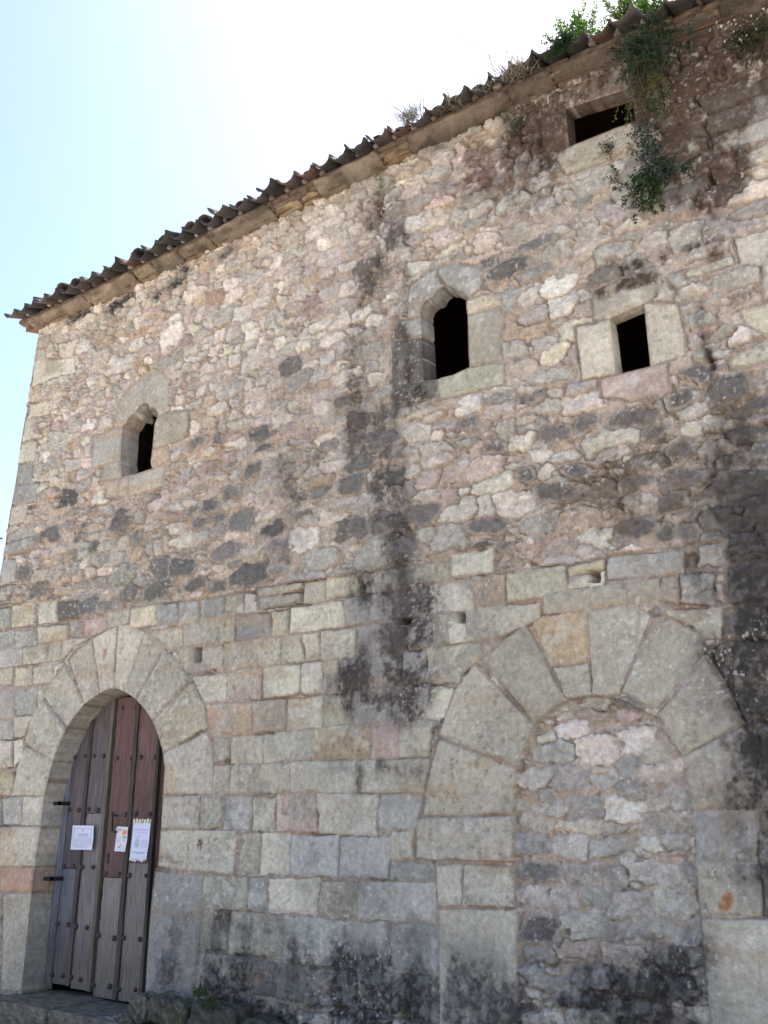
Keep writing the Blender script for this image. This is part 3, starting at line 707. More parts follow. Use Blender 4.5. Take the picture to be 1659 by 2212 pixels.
# edges of openings: rounded arris, and which faces go
KILL = np.zeros((NU, NV), bool); ESD = np.full((NU, NV), 9., np.float32); EID = np.zeros((NU, NV), np.int32)
for i, P in enumerate(OPEN):
    w = window(P[:, 0].min()-.1, P[:, 0].max()+.1, P[:, 1].min()-.1, P[:, 1].max()+.1)
    sd = -poly_sd(P, GU[w], GV[w]); m = sd < ESD[w]; ESD[w] = np.where(m, sd, ESD[w]); EID[w] = np.where(m, i, EID[w])
rr = np.clip(1 - np.clip(ESD, 0, 1)/.025, 0, 1)
H = H*(1-rr*rr) + (-.012)*rr*rr
# left corner with its slight batter
corner = -10.22 - (7.74-GV)*.053 + .018*(fbm(GV*0, GV, 3.3, 3, 2)-.5)*2
VX, VZ = GU.copy(), GV.copy()
# face table
fu = .25*(GU[:-1, :-1]+GU[1:, :-1]+GU[1:, 1:]+GU[:-1, 1:]); fv = .25*(GV[:-1, :-1]+GV[1:, 1:]+GV[1:, :-1]+GV[:-1, 1:])
fe = .25*(ESD[:-1, :-1]+ESD[1:, :-1]+ESD[1:, 1:]+ESD[:-1, 1:])
fcor = corner[:-1, :-1]
keep = (fe > 0) & (fu > fcor)
# snap the rim
def rim(mask_kept):
    t = np.zeros((NU, NV), np.int8)
    for a in (0, 1):
        for b in (0, 1): t[a:NU-1+a, b:NV-1+b] += mask_kept
    return (t > 0) & (t < 4)
R = rim(keep)
for i, P in enumerate(OPEN):
    idx = np.argwhere(R & (EID == i) & (np.abs(ESD) < .03))
    X = GU[idx[:, 0], idx[:, 1]]; Y = GV[idx[:, 0], idx[:, 1]]
    bd = np.full(len(X), 9.); bx = X.copy(); by = Y.copy()
    for j in range(len(P)):
        (x0, y0), (x1, y1) = P[j], P[(j+1) % len(P)]; ex, ey = x1-x0, y1-y0
        t = np.clip(((X-x0)*ex+(Y-y0)*ey)/(ex*ex+ey*ey+1e-12), 0, 1); qx, qy = x0+t*ex, y0+t*ey
        dd = np.hypot(X-qx, Y-qy); m = dd < bd; bd[m] = dd[m]; bx[m] = qx[m]; by[m] = qy[m]
    VX[idx[:, 0], idx[:, 1]] = bx; VZ[idx[:, 0], idx[:, 1]] = by
nearc = R & (np.abs(GU - corner) < .02); VX[nearc] = corner[nearc]
cr = np.clip(1-(GU-corner)/.05, 0, 1)**2; H = H - .02*cr

# split into parts
house = empty('stone_house', (-5, 0, 0))
tag(house, 'old two storey house of weathered rubble and ashlar masonry under a mossy clay tiled eave', 'house')
def put(o): o.parent = house; o.matrix_parent_inverse = house.matrix_world.inverted(); o.location = (5, 0, 0); return o
def child(o, p): o.parent = p; return o
names = sorted({b[0] for b in BL if b[0] != 'wall'}); pid = {n: i+1 for i, n in enumerate(names)}
bpid = np.array([pid.get(b[0], 0) for b in BL] + [0])
PART = np.where((BID >= 0) & (BSD > -.014), bpid[BID], 0)
PART = np.where(asd > .004, 99, PART)
fpart = PART[:-1, :-1]
VID = np.arange(NU*NV).reshape(NU, NV)
QALL = np.stack([VID[:-1, :-1], VID[1:, :-1], VID[1:, 1:], VID[:-1, 1:]], -1)
XYZ = np.stack([VX, -H, VZ], -1).reshape(-1, 3); CC = C.reshape(-1, 3)
def sub(name, mask, parent):
    q = QALL[mask & keep]; ids, inv = np.unique(q, return_inverse=True)
    return mesh_np(name, XYZ[ids], inv.reshape(-1, 4), M_STONE, CC[ids], parent)
ROOT = []
wall = sub('wall', fpart == 0, None); ROOT.append(wall)
doorway = sub('doorway', fpart == pid['doorway'], None); ROOT.append(doorway)
archway = sub('blocked_archway', fpart == pid['archway'], None); ROOT.append(archway)
infill = sub('rubble_infill', fpart == 99, archway)
wins = []
wlab = ['left window with a trefoil headed stone surround', 'middle window with a trefoil headed stone surround', 'small square window with a pink sandstone sill', 'wide low window tucked under the eave']
WSUB = [(fpart == pid['window %d' % i], fpart == pid['window %d lintel' % i], fpart == pid['window %d sill' % i]) for i in range(4)]

# reveals
def reveal(P, depth, parent, shrink=0.0, closed=True, cusp=()):
    Q = []
    n = len(P); rngj = range(n if closed else n-1)
    for j in rngj:
        a, b = P[j], P[(j+1) % n]; L = np.hypot(*(b-a)); k = max(1, int(L/.015))
        for t in range(k): Q.append(a + (b-a)*t/k)
    if not closed: Q.append(P[-1])
    Q = np.array(Q); m = len(Q); cen = Q.mean(0)
    T = np.roll(Q, -1, 0) - np.roll(Q, 1, 0)
    if not closed: T[0] = Q[1]-Q[0]; T[-1] = Q[-1]-Q[-2]
    T /= np.linalg.norm(T, axis=1)[:, None] + 1e-9; Nn = np.stack([T[:, 1], -T[:, 0]], 1)
    test = Q + Nn*.03
    s = np.sign(np.mean(poly_sd(P, test[:, 0], test[:, 1])))   # inward normal
    Nn *= s if s else 1
    ys = np.linspace(0, depth, max(3, int(depth/.015)))
    V = []; Cc = []
    out = Q - Nn*.04
    ii = np.clip(np.searchsorted(us, out[:, 0]), 0, NU-1); jj = np.clip(np.searchsorted(vs, out[:, 1]), 0, NV-1)
    base = C[ii, jj]; blk = bm[ii, jj]
    cw = np.zeros(m)
    for c in cusp: cw = np.maximum(cw, np.exp(-(np.hypot(Q[:, 0]-P[c][0], Q[:, 1]-P[c][1])/.035)**2))
    arc = np.cumsum(np.r_[0, np.hypot(*np.diff(Q, axis=0).T)])
    for k, y in enumerate(ys):
        nz = fbm(arc, np.full(m, y), 9, 4, 3)-.5; nz2 = fbm(arc, np.full(m, y), 30, 3, 5)-.5
        off = ((.018 if m > 200 else .008)*nz + (.010 if m > 200 else .005)*nz2 - .014*(1-blk))*min(1, k/3) + shrink*sst(.02, depth*.5, y) + 0.045*cw*sst(0, .09, y)
        q = Q + Nn*off[:, None]
        V.append(np.stack([q[:, 0], np.full(m, .006+y), q[:, 1]], 1))
        Cc.append(base*(.8+.4*fbm(arc, np.full(m, y), 14, 4, 1))[:, None])
    V = np.concatenate(V); Cc = np.concatenate(Cc); F = []
    mm = m if closed else m-1
    for k in range(len(ys)-1):
        for j in range(mm): F.append((k*m+j, k*m+(j+1) % m, (k+1)*m+(j+1) % m, (k+1)*m+j))
    return mesh_np('reveal', V, F, M_STONE, Cc, parent)
reveal(DOOR, .36, doorway, 0, False)
for i, (dep, shr, cu) in enumerate(((.23, .012, (7, 12)), (.19, .016, ()), (.12, .004, ()), (.16, .004, ()))):
    w_ = reveal(OPEN[i+1], dep, None, shr, True, cu); w_.name = 'window'; w_.data.name = 'window'; ROOT.append(w_); w_['label'] = wlab[i]
    ja, li, si = WSUB[i]; cu_ = OPEN[i+1][:, 0].mean()
    sub('lintel', li, w_); sub('sill', si, w_); sub('jamb', ja & (fu < cu_), w_); sub('jamb', ja & (fu >= cu_), w_)

# the rest of the shell: side walls, back wall, floor, inner ceiling (keeps the rooms dark)
def box(mb, x0, x1, y0, y1, z0, z1, c=(1, 1, 1)):
    V = [(x, y, z) for x in (x0, x1) for y in (y0, y1) for z in (z0, z1)]
    mb.add(V, [(0, 1, 3, 2), (4, 6, 7, 5), (0, 4, 5, 1), (2, 3, 7, 6), (0, 2, 6, 4), (1, 5, 7, 3)], c)
s_ = MB()
ia = np.arange(np.searchsorted(us, -7.0), np.searchsorted(us, 0.02), 2); ja = np.arange(0, NV, 2); ja[-1] = NV-1
A, Bz = np.meshgrid(ia, ja, indexing='ij'); yy_ = (us[A]-us[ia[0]])*7.0/float(us[ia[-1]]-us[ia[0]])
Vs = np.stack([corner[0][Bz] + .012 - HR_[A, Bz]*np.clip(yy_/.05, 0, 1), yy_ + .006, vs[Bz]], -1).reshape(-1, 3)
k_ = np.arange(len(Vs)).reshape(A.shape); Qs = np.stack([k_[1:, :-1], k_[:-1, :-1], k_[:-1, 1:], k_[1:, 1:]], -1).reshape(-1, 4)
ROOT.append(mesh_np('gable_wall', Vs, Qs, M_STONE, CR_[A, Bz].reshape(-1, 3)))
for gx_ in (-10.2, 1.19): s_.add([(gx_, .02, 7.72), (gx_, 7, 7.72), (gx_, 3.5, 9.15)], [(0, 1, 2)], lin((165,155,142)))
s_.add([(1.195, .0, V0), (1.195, 7, V0), (1.195, 7, 7.74), (1.195, 0, 7.74)], [(0, 1, 2, 3)], lin((165,155,142)))
s_.add([(-10.7, 7, V0), (1.2, 7, V0), (1.2, 7, 7.74), (-10.7, 7, 7.74)], [(0, 1, 2, 3)], lin((120,110,100)))
ROOT.append(s_.build('back_wall', M_STONE, None, False))
s_ = MB(); box(s_, -10.15, 1.15, .45, 6.9, 3.3, 3.45, lin((80,64,50))); ROOT.append(s_.build('floor', M_WOOD, None, False))

# ------------------------------------------------------------------ lumps of stone
def sph(n):                            # cube sphere
    V = []; F = []; idx = {}
    def vid(p):
        k = tuple(np.round(p, 5)); 
        if k not in idx: idx[k] = len(V); V.append(np.array(p)/1.0)
        return idx[k]
    g = np.linspace(-1, 1, n+1)
    for ax in range(3):
        for sg in (-1, 1):
            for i in range(n):
                for j in range(n):
                    q = []
                    for a, b in ((i, j), (i+1, j), (i+1, j+1), (i, j+1)):
                        p = [0, 0, 0]; p[ax] = sg; p[(ax+1) % 3] = g[a]; p[(ax+2) % 3] = g[b]; q.append(vid(p))
                    F.append(tuple(q if sg > 0 else q[::-1]))
    return np.array(V), F
SPH = {n: sph(n) for n in (4, 8, 14)}; SPH[14] = sph(22)
def noise3(P, f, s=0): return (vnoise(P[:, 0]*f + 3.1*P[:, 1]*f, P[:, 2]*f + 1.7*P[:, 1]*f, s) + vnoise(P[:, 1]*f + 9, P[:, 0]*f*.8 + P[:, 2]*f, s+1))*.5 - .5
def rock(mb, c, size, seed, col, n=8, boxy=.5, amp=.13, rot=0, tilt=0, moss=0):
    V, F = SPH[n]; r = np.linalg.norm(V, axis=1)[:, None]; P = V*(1-boxy) + V/r*boxy
    S = np.array(size)/2; P = P*S; q = P + seed*1.37
    m = min(S)
    d = noise3(q, .9/m, seed)*amp*2*m + noise3(q, 2.2/m, seed+2)*amp*m + noise3(q, 6/m, seed+3)*amp*.5*m
    P = P + P/(np.linalg.norm(P, axis=1)[:, None]+1e-9)*d[:, None]
    cr, sr = math.cos(rot), math.sin(rot); P = np.stack([cr*P[:, 0]-sr*P[:, 1], sr*P[:, 0]+cr*P[:, 1], P[:, 2]], 1)
    ct, st = math.cos(tilt), math.sin(tilt); P = np.stack([ct*P[:, 0]-st*P[:, 2], P[:, 1], st*P[:, 0]+ct*P[:, 2]], 1)
    k = np.clip(1 + 1.0*noise3(q, 5/m, seed+1) + 1.0*noise3(q, 14/m, seed+4), .3, 2); cc_ = lin(col)*k[:, None]
    if moss: w_ = (sst(.0, .16, noise3(q, 3/m, seed+5))*moss)[:, None]; cc_ = cc_*(1-w_) + lin((62,66,42))*w_
    mb.add(P + np.array(c), F, cc_)

# cornice: blocks with a hollowed underside
def top_z(u): return float(np.interp(u, [-10.3, -9, -2.8, -2.1, -1.3, -.9, 1.2], [7.70, 7.65, 7.64, 7.58, 7.47, 7.42, 7.36]))
cj = [-10.25, -9.07, -8.17, -7.83, -7.40, -6.90, -5.98, -5.62, -5.38, -4.55, -4.24, -3.14, -2.72, -2.08, -1.72, -1.30, -.7, .1, .7, 1.2]
ctone = [tuple(.55*c + .45*np.array((112,104,96))) for c in np.array([(136,118,100), (152,134,112), (158,140,112), (136,124,110), (144,130,110), (140,126,110), (158,134,98), (162,136,98), (142,128,110), (134,106,78), (108,92,80), (104,90,78), (94,80,68), (88,76,64), (80,70,60), (88,76,64), (82,72,60), (86,74,62), (86,74,62)])]
cb = MB()
for i in range(len(cj)-1):
    a, b = cj[i]+.005, cj[i+1]-.005; n = max(6, int((b-a)/.03)); pr = [.24, .25, .24, .25, .24, .27, .15, .13, .27, .16, .25, .25, .24, .26, .2, .26, .25, .25, .25][i]
    prof = [(.05, .0), (0, .0), (-.04, .006), (-.10, .020), (-.15, .034), (-.19, .052), (-.225, .075), (-.238, .092), (-.244, .105), (-.245, .125), (-.24, .15), (-.22, .165), (-.1, .17), (.1, .17)]
    V = []; Cc = []; m = len(prof); base = lin(ctone[i])
    for k in range(n+1):
        u = a + (b-a)*k/n; e = min(k, n-k)/n*(b-a); sh = min(1, e/.025)
        for y, z in prof:
            q = .75+.25*sh**.5
            yy = y*pr*.74/.245*q - .03*(vnoise(np.float64(u*6+i), np.float64(z*14+y*9), 2)-.5); z2 = z*.60 + (.030*(vnoise(np.float64(u*5), np.float64(y*11+i*3), 3)-.5) + .022*(vnoise(np.float64(u*17), np.float64(y*25+i*3), 4)-.5))*(1 if y < .0 else 0) + (1-sh)*.012*(1 if z < .1 else -1)
            V.append((u, yy, top_z(u) - .012 + z2))
            f = .25 + 1.2*float(fbm(np.float64(u), np.float64((y+z)*1.5), 7, 5, 5, .65)) + .4*float(fbm(np.float64(u), np.float64(y*3), 2, 3, 2)); f *= 1 - .5*float(sst(.56, .7, fbm(np.float64(u), np.float64(y*2), 4, 4, 1))); Cc.append(base*f)
    F = [(k*m+j, (k+1)*m+j, (k+1)*m+j+1, k*m+j+1) for k in range(n) for j in range(m-1)]
    F += [tuple(range(m-1, -1, -1)), tuple(n*m+j for j in range(m))]
    cb.add(V, F, np.array(Cc))
ROOT.append(cb.build('cornice', M_STONE))

# roof: slab, channel tiles (open side up) and cover tiles
PT = math.radians(15)
def roof_z(u, y): return top_z(u) + .108 + (y + .25)*math.tan(PT)
rb = MB(); us_ = np.linspace(-10.42, 1.3, 24); V = []
for u in us_: V += [(u, -.06, roof_z(u, -.06)-.05), (u, 3.5, roof_z(u, 3.5)-.05), (u, 7.25, roof_z(u, -.2)-.05), (u, 7.25, roof_z(u, -.2)-.12), (u, 3.5, roof_z(u, 3.5)-.13), (u, -.06, roof_z(u, -.06)-.16)]
F = []
for i in range(len(us_)-1):
    for j in range(6): F.append((6*i+j, 6*i+(j+1) % 6, 6*i+6+(j+1) % 6, 6*i+6+j))
F += [tuple(range(5, -1, -1)), tuple(6*(len(us_)-1)+j for j in range(6))]
rb.add(V, F, lin((110,82,66))); roof = rb.build('roof', M_TILE, None, False); ROOT.append(roof)
tb = MB()
def tile(u, y, z, L, r0, r1, up, col, pitch, yaw, roll, sd):
    """half-round tile lying along the slope, its lower end at (u, y, z); up=True: trough."""
    na, nl = 10, 5; V = []; Cc = []; th = .014; sgn = -1 if up else 1
    for s in (0, 1):
        for k in range(nl+1):
            t = k/nl; r = r0 + (r1-r0)*t - (th if s else 0)
            for j in range(na+1):
                an = math.pi*(.04+.92*j/na)
                wob = 1 + .07*(float(vnoise(np.float64(j*.7+sd), np.float64(k*.6+sd*3), 3))-.5)
                x = -r*math.cos(an)*wob; zq = sgn*(r*.82*math.sin(an)*wob)
                yy = L*t - .012*float(vnoise(np.float64(j*.9+sd*7), np.float64(.5), 2))
                x2 = x*math.cos(roll) - zq*math.sin(roll); z2 = x*math.sin(roll) + zq*math.cos(roll)
                yr = yy*math.cos(pitch) - z2*math.sin(pitch); zr = yy*math.sin(pitch) + z2*math.cos(pitch)
                V.append((u + x2*math.cos(yaw) - yr*math.sin(yaw), y + yr*math.cos(yaw) + x2*math.sin(yaw), z + zr))
                Cc.append(lin(col)*(.55+.9*float(fbm(np.float64(sd*3+j*.3), np.float64(k*.5), .9, 3, 1))))
    q = (nl+1)*(na+1); F = []
    I = lambda s, k, j: s*q + k*(na+1) + j
    for k in range(nl):
        for j in range(na):
            F.append((I(0, k, j), I(0, k, j+1), I(0, k+1, j+1), I(0, k+1, j))); F.append((I(1, k, j), I(1, k+1, j), I(1, k+1, j+1), I(1, k, j+1)))
    for j in range(na): F.append((I(0, 0, j), I(1, 0, j), I(1, 0, j+1), I(0, 0, j+1))); F.append((I(0, nl, j), I(0, nl, j+1), I(1, nl, j+1), I(1, nl, j)))
    for k in range(nl): F.append((I(0, k, 0), I(0, k+1, 0), I(1, k+1, 0), I(1, k, 0))); F.append((I(0, k, na), I(1, k, na), I(1, k+1, na), I(0, k+1, na)))
    tb.add(V, F, np.array(Cc))
tcol = [(76,72,71), (84,77,73), (70,65,63), (94,74,66), (80,76,74), (90,78,72), (66,62,62), (73,70,69)]
bed = MB(); i = 0; u = -10.32
while u < 1.15:
    pj = random.gauss(0, .03)
    for row in range(4):
        yb = -.385 + pj + row*.34
        tile(u + random.gauss(0, .008), yb, roof_z(u, yb) + .062 + random.gauss(0, .008), .44, .118, .096, True, random.choice(tcol), PT+.03, random.gauss(0, .06), random.gauss(0, .12), i*1.7+row)
        yc = -.12 + random.gauss(0, .03) + row*.34 - (.17 if u < -6.6 and random.random() < .5 else 0)
        tile(u + .1125 + random.gauss(0, .008), yc, roof_z(u, yc) + .055, .44, .098, .080, False, random.choice(tcol), PT+.04, random.gauss(0, .03), random.gauss(0, .05), i*2.3+row+50)
    if random.random() < .75: rock(bed, (u+.11, -.16, roof_z(u, -.16)+.005), (random.uniform(.04, .09), .10, random.uniform(.04, .07)), i+3, random.choice([(140,130,124), (120,110,102), (104,92,82), (160,152,146)]), 4, .6, .25)
    rock(bed, (u, -.11, roof_z(u, -.2)-.03), (.25, .14, .06), i+90, (104,90,78), 4, .4, .35)
    rock(bed, (u+random.uniform(-.05, .05), -.06, roof_z(u, -.1)-.06), (.26, .16, .12), i+190, (112,98,86), 4, .4, .35)
    u += .225 + random.gauss(0, .004); i += 1
tb.build('roof_tiles', M_TILE, roof); bed.build('tile_bedding', M_STONE, roof)

# foundation ledge and doorstep
lb = MB(); u = -10.4; k = 0
while u < 1.0:
    w_ = random.uniform(.22, .6); z1 = (-.12 if u < -7.2 else (.08 if u < -3.9 else -.05)) + random.uniform(-.05, .03)
    if not (-9.0 < u + w_/2 < -7.25): rock(lb, (u+w_/2, -.10+random.uniform(-.03, .03), z1-.18), (w_*1.04, random.uniform(.34, .46), .36), k, random.choice([(98,92,84), (84,80,74), (108,102,92), (76,74,68)]), 14, .55, .26, random.gauss(0, .05), random.gauss(0, .04), .7)
    rock(lb, (u+w_/2+.1, -.18+random.uniform(-.03, .03), z1-.46), (w_*1.1, random.uniform(.34, .5), .34), k+40, random.choice([(92,86,78), (74,72,66), (100,92,82)]), 8, .6, .26, 0, 0, .8)
    u += w_*.98; k += 1
for x, z, c_ in ((-7.0, .0, (104,98,90)), (-7.35, -.2, (128,124,120)), (-6.75, .02, (90,86,78)), (-7.15, -.18, (104,98,90))): rock(lb, (x, -.2, z), (.26, .24, .22), int(x*-10), c_, 14, .75, .3, 0, 0, .6)
ROOT.append(lb.build('foundation_ledge', M_STONE))
st_ = MB(); rock(st_, (-8.65, .05, -.20), (1.05, .85, .20), 5, (118,110,100), 14, .14, .2, 0, .01, .4); rock(st_, (-7.65, .05, -.21), (1.0, .80, .20), 9, (112,106,98), 14, .14, .2, 0, -.01, .4)
rock(st_, (-8.2, -.22, -.34), (.7, .3, .24), 15, (100,92,84), 14, .5, .3, 0, 0, .7); rock(st_, (-8.9, -.2, -.36), (.7, .34, .26), 25, (92,86,78), 14, .5, .3, 0, 0, .7); rock(st_, (-7.55, -.2, -.34), (.6, .34, .26), 35, (98,92,86), 14, .5, .3, 0, 0, .7)
ROOT.append(st_.build('doorstep', M_STONE))

# ------------------------------------------------------------------ the door
DY = .27
def dx(z, x, y): return zp(z, x, y, DY)[0]
def bar(mb, x0, x1, z0, z1, y0, y1, c, seg=26, jit=.002):
    c = np.array(c); sd = random.random()*50
    V = []; Cc = []
    for k in range(seg+1):
        z = z0 + (z1-z0)*k/seg; j = [random.gauss(0, jit) for _ in range(4)]
        V += [(x0+j[0], y0+j[2]*.5, z), (x1+j[1], y0+j[3]*.5, z), (x1, y1, z), (x0, y1, z)]
        w_ = .72 + .56*float(fbm(np.float64(sd), np.float64(z), 1.6, 3, 2)); g_ = float(sst(.75, .15, z))*.55
        cz = .86*(c*(1-g_) + lin((104,94,84))*g_)*w_; Cc += [cz]*4
    F = [(4*k+a, 4*k+(a+1) % 4, 4*k+4+(a+1) % 4, 4*k+4+a) for k in range(seg) for a in range(4)]
    F += [(3, 2, 1, 0), (4*seg, 4*seg+1, 4*seg+2, 4*seg+3)]
    mb.add(V, F, np.array(Cc))
xs = [dx('1', 348, 1150), dx('1', 418, 1150), dx('1', 440, 1150), dx('1', 525, 1150), dx('1', 556, 1150), dx('1', 655, 1150), dx('1', 678, 1150), dx('1', 788, 1150), dx('1', 812, 1150)]
xL = -9.03
zb = -.03; zt = 2.77
def zat(x, y): return zp('1', x, y, DY)[2]
grey, warm, red, dk = lin((118,110,112)), lin((106,96,98)), lin((108,84,80)), lin((62,56,56))
leafL = MB()
zl1 = zat(370, 1412); zl2 = zat(480, 1130)
bar(leafL, xL-.14, xs[0]-.006, zb, zt, DY-.012, DY+.05, lin((128,128,140)))
bar(leafL, xs[0], xs[1], zl1, zt, DY, DY+.05, warm); bar(leafL, xs[0], xs[1]-.004, zb, zl1-.008, DY+.006, DY+.05, lin((116,115,124)))
bar(leafL, xs[2], xs[3], zl2, zt, DY, DY+.05, lin((112,102,104))); bar(leafL, xs[2], xs[3], zb-.02, zl2-.006, DY+.008, DY+.05, lin((132,124,124)))
bar(leafL, xs[1]+.002, xs[2]-.002, zb, zt, DY+.03, DY+.05, dk); bar(leafL, xs[1]+.008, xs[2]-.006, zb, zt, DY-.016, DY+.03, lin((84,76,74)))
bar(leafL, xs[3]+.003, xs[3]+.03, zb-.02, zt, DY-.01, DY+.05, lin((104,98,90))); bar(leafL, xs[3]+.033, xs[4]-.028, zb-.02, zt, DY-.026, DY+.05, lin((110,104,92)))
leafR = MB()
zr1 = zat(580, 1458); zr2 = zat(730, 1385)
bar(leafR, xs[4]-.022, xs[4]-.002, zb-.04, zt, DY+.01, DY+.05, lin((40,36,34)))
bar(leafR, xs[4]+.002, xs[5], zr1, zt, DY-.004, DY+.05, red); bar(leafR, xs[4]+.002, xs[5], zb-.06, zr1-.008, DY+.004, DY+.05, lin((136,128,124)))
bar(leafR, xs[5]+.004, xs[6]-.004, zb-.06, zt, DY-.016, DY+.05, lin((82,74,70)))
bar(leafR, xs[6], xs[7], zr2, zt, DY, DY+.05, lin((110,86,82))); bar(leafR, xs[6], xs[7], zb-.06, zr2-.006, DY+.004, DY+.05, lin((132,124,122)))
bar(leafR, xs[7]+.004, xs[7]+.045, zb-.06, zt, DY-.03, DY+.05, lin((58,56,52)))
bar(leafR, xs[7]+.05, -7.05, zb-.06, zt, DY+.005, DY+.05, lin((90,66,64)))
oL = leafL.build('door_leaf', M_WOOD, None, False); oR = leafR.build('door_leaf', M_WOOD, None, False); ROOT += [oL, oR]
oL['label'] = 'left door leaf of grey boards'; oR['label'] = 'right door leaf with reddish upper boards'
sm_ = MB(); V = []; F = []; Nn = 12
for k, (r, y) in enumerate([(.024, 0), (.023, -.008), (.018, -.016), (.010, -.021), (.0, -.023)]):
    V += [(r*math.cos(2*math.pi*j/Nn), y, r*math.sin(2*math.pi*j/Nn)) for j in range(Nn)]
F = [(k*Nn+j, k*Nn+(j+1) % Nn, (k+1)*Nn+(j+1) % Nn, (k+1)*Nn+j) for k in range(4) for j in range(Nn)]
sm_.add(V, F, lin((70,56,56))); stud0 = sm_.build('stud', M_IRON)
studs = [(0, 386, 845), (0, 437, 838), (0, 483, 836), (0, 532, 838), (1, 603, 850), (1, 674, 848), (1, 723, 845), (1, 795, 843), (0, 357, 1115), (0, 406, 1115), (0, 455, 1112), (0, 503, 1116), (1, 578, 1136), (1, 645, 1138), (1, 696, 1136), (1, 769, 1136), (1, 826, 1134),
 (0, 330, 1405), (0, 378, 1405), (0, 421, 1408), (0, 477, 1408), (1, 543, 1440), (1, 612, 1442), (1, 664, 1450), (1, 748, 1451), (0, 296, 1698), (0, 350, 1702), (0, 390, 1712), (0, 444, 1718), (1, 506, 1758), (1, 586, 1772), (1, 636, 1771), (1, 717, 1778), (0, 268, 1958), (0, 322, 1964), (0, 365, 1972), (0, 412, 1984), (1, 480, 2014), (1, 562, 2020), (1, 611, 2034), (1, 694, 2036), (1, 629, 592), (1, 697, 590)]
for n_, (lr, x, y) in enumerate(studs):
    o = stud0 if n_ == 0 else stud0.copy()
    if n_: COL.objects.link(o)
    p = zp('1', x, y, DY-.004); o.location = p; o.parent = oR if lr else oL
    o.rotation_euler = (0, random.random()*6, 0); s = random.uniform(.85, 1.15); o.scale = (s, s, s)
hb = MB()
def tube(mb, P, r, c, n=6, r2=None):
    P = np.array(P, float); m = len(P); V = []
    for k in range(m):
        t = P[min(k+1, m-1)] - P[max(k-1, 0)]; t = t/(np.linalg.norm(t)+1e-9)
        a = np.cross(t, (0, 0, 1) if abs(t[2]) < .9 else (1, 0, 0)); a /= np.linalg.norm(a); b = np.cross(t, a)
        rr_ = r + ((r if r2 is None else r2)-r)*k/max(1, m-1)
        for j in range(n): V.append(P[k] + rr_*(a*math.cos(2*math.pi*j/n) + b*math.sin(2*math.pi*j/n)))
    F = [(k*n+j, k*n+(j+1) % n, (k+1)*n+(j+1) % n, (k+1)*n+j) for k in range(m-1) for j in range(n)]
    F += [tuple(range(n-1, -1, -1)), tuple((m-1)*n+j for j in range(n))]
    mb.add(V, F, c)
ph = [np.array(zp('1', x, y, DY-.05)) for x, y in ((600, 1142), (578, 1146), (576, 1180), (574, 1222), (596, 1228))]
tube(hb, ph, .011, lin((48,40,40))); q = zp('1', 600, 1142, DY); hb.build('handle', M_IRON, oR)
kb = MB(); p = zp('1', 553, 1362, DY-.006); box(kb, p[0]-.022, p[0]+.022, DY-.008, DY-.001, p[2]-.05, p[2]+.05, lin((70,52,46))); box(kb, p[0]-.005, p[0]+.005, DY-.0095, DY-.007, p[2]-.03, p[2]+.03, lin((16,14,14)))
kb.build('lock_plate', M_IRON, oR)
for yy in (1080, 1466):
    hg = MB(); x0 = (270, 345) if yy == 1080 else (225, 302)
    a = np.array(zp('1', x0[0], yy, .12)); b = np.array(zp('1', x0[1], yy+4, DY))
    box(hg, -9.085, -8.93, .13, .155, a[2]-.022, a[2]+.016, lin((40,36,36))); box(hg, -8.955, -8.93, .13, DY+.01, a[2]-.022, a[2]+.016, lin((40,36,36)))
    hg.build('hinge', M_IRON, oL, False)

# fix the parenting of the big parts under the house empty
for o in ROOT: put(o)

# ------------------------------------------------------------------ notices on the door
def quad_pts(z, pts, Y): return [np.array(zp(z, x, y, Y)) for x, y in pts]
def notice(pts, Y, c, label, curl=.006):
    A, Bq, Cq, Dq = quad_pts('h', pts, Y); n = 8; V = []; mb = MB()
    ctr = (A+Bq+Cq+Dq)/4
    for side in (0, 1):
        for i in range(n+1):
            for j in range(n+1):
                s, t = i/n, j/n; p = (A*(1-s)+Bq*s)*(1-t) + (Dq*(1-s)+Cq*s)*t
                V.append(p - ctr + np.array((0, -curl*((2*s-1)**2 + .5*(2*t-1)**2)*(.6+.4*math.sin(9*s*t)) + .0008*side, 0)))
    m = (n+1)**2; I = lambda k, i, j: k*m + i*(n+1) + j
    F = [(I(0, i, j), I(0, i, j+1), I(0, i+1, j+1), I(0, i+1, j)) for i in range(n) for j in range(n)] + [(I(1, i, j), I(1, i+1, j), I(1, i+1, j+1), I(1, i, j+1)) for i in range(n) for j in range(n)]
    mb.add(V, F, lin(c)); o = mb.build('notice', M_PAPER); o.location = ctr
    def on(s, t, lift=.0012):
        p = (A*(1-s)+Bq*s)*(1-t) + (Dq*(1-s)+Cq*s)*t
        return p - ctr + np.array((0, -curl*((2*s-1)**2 + .5*(2*t-1)**2)*(.6+.4*math.sin(9*s*t)) - lift, 0))
    tag(o, label, 'notice'); return o, on
def strip(mb, on, s0, t0, s1, t1, c, lift=.0012, n=4):
    V = []
    for k in range(n+1):
        s = s0 + (s1-s0)*k/n; V += [on(s, t0, lift), on(s, t1, lift)]
    mb.add(V, [(2*k, 2*k+1, 2*k+3, 2*k+2) for k in range(n)], lin(c))
def words(mb, on, s0, s1, t, h, c, seed):
    r = random.Random(seed); s = s0
    while s < s1:
        w_ = r.uniform(.02, .07); strip(mb, on, s, t, min(s+w_, s1), t+h, c, .0014, 1); s += w_ + .013
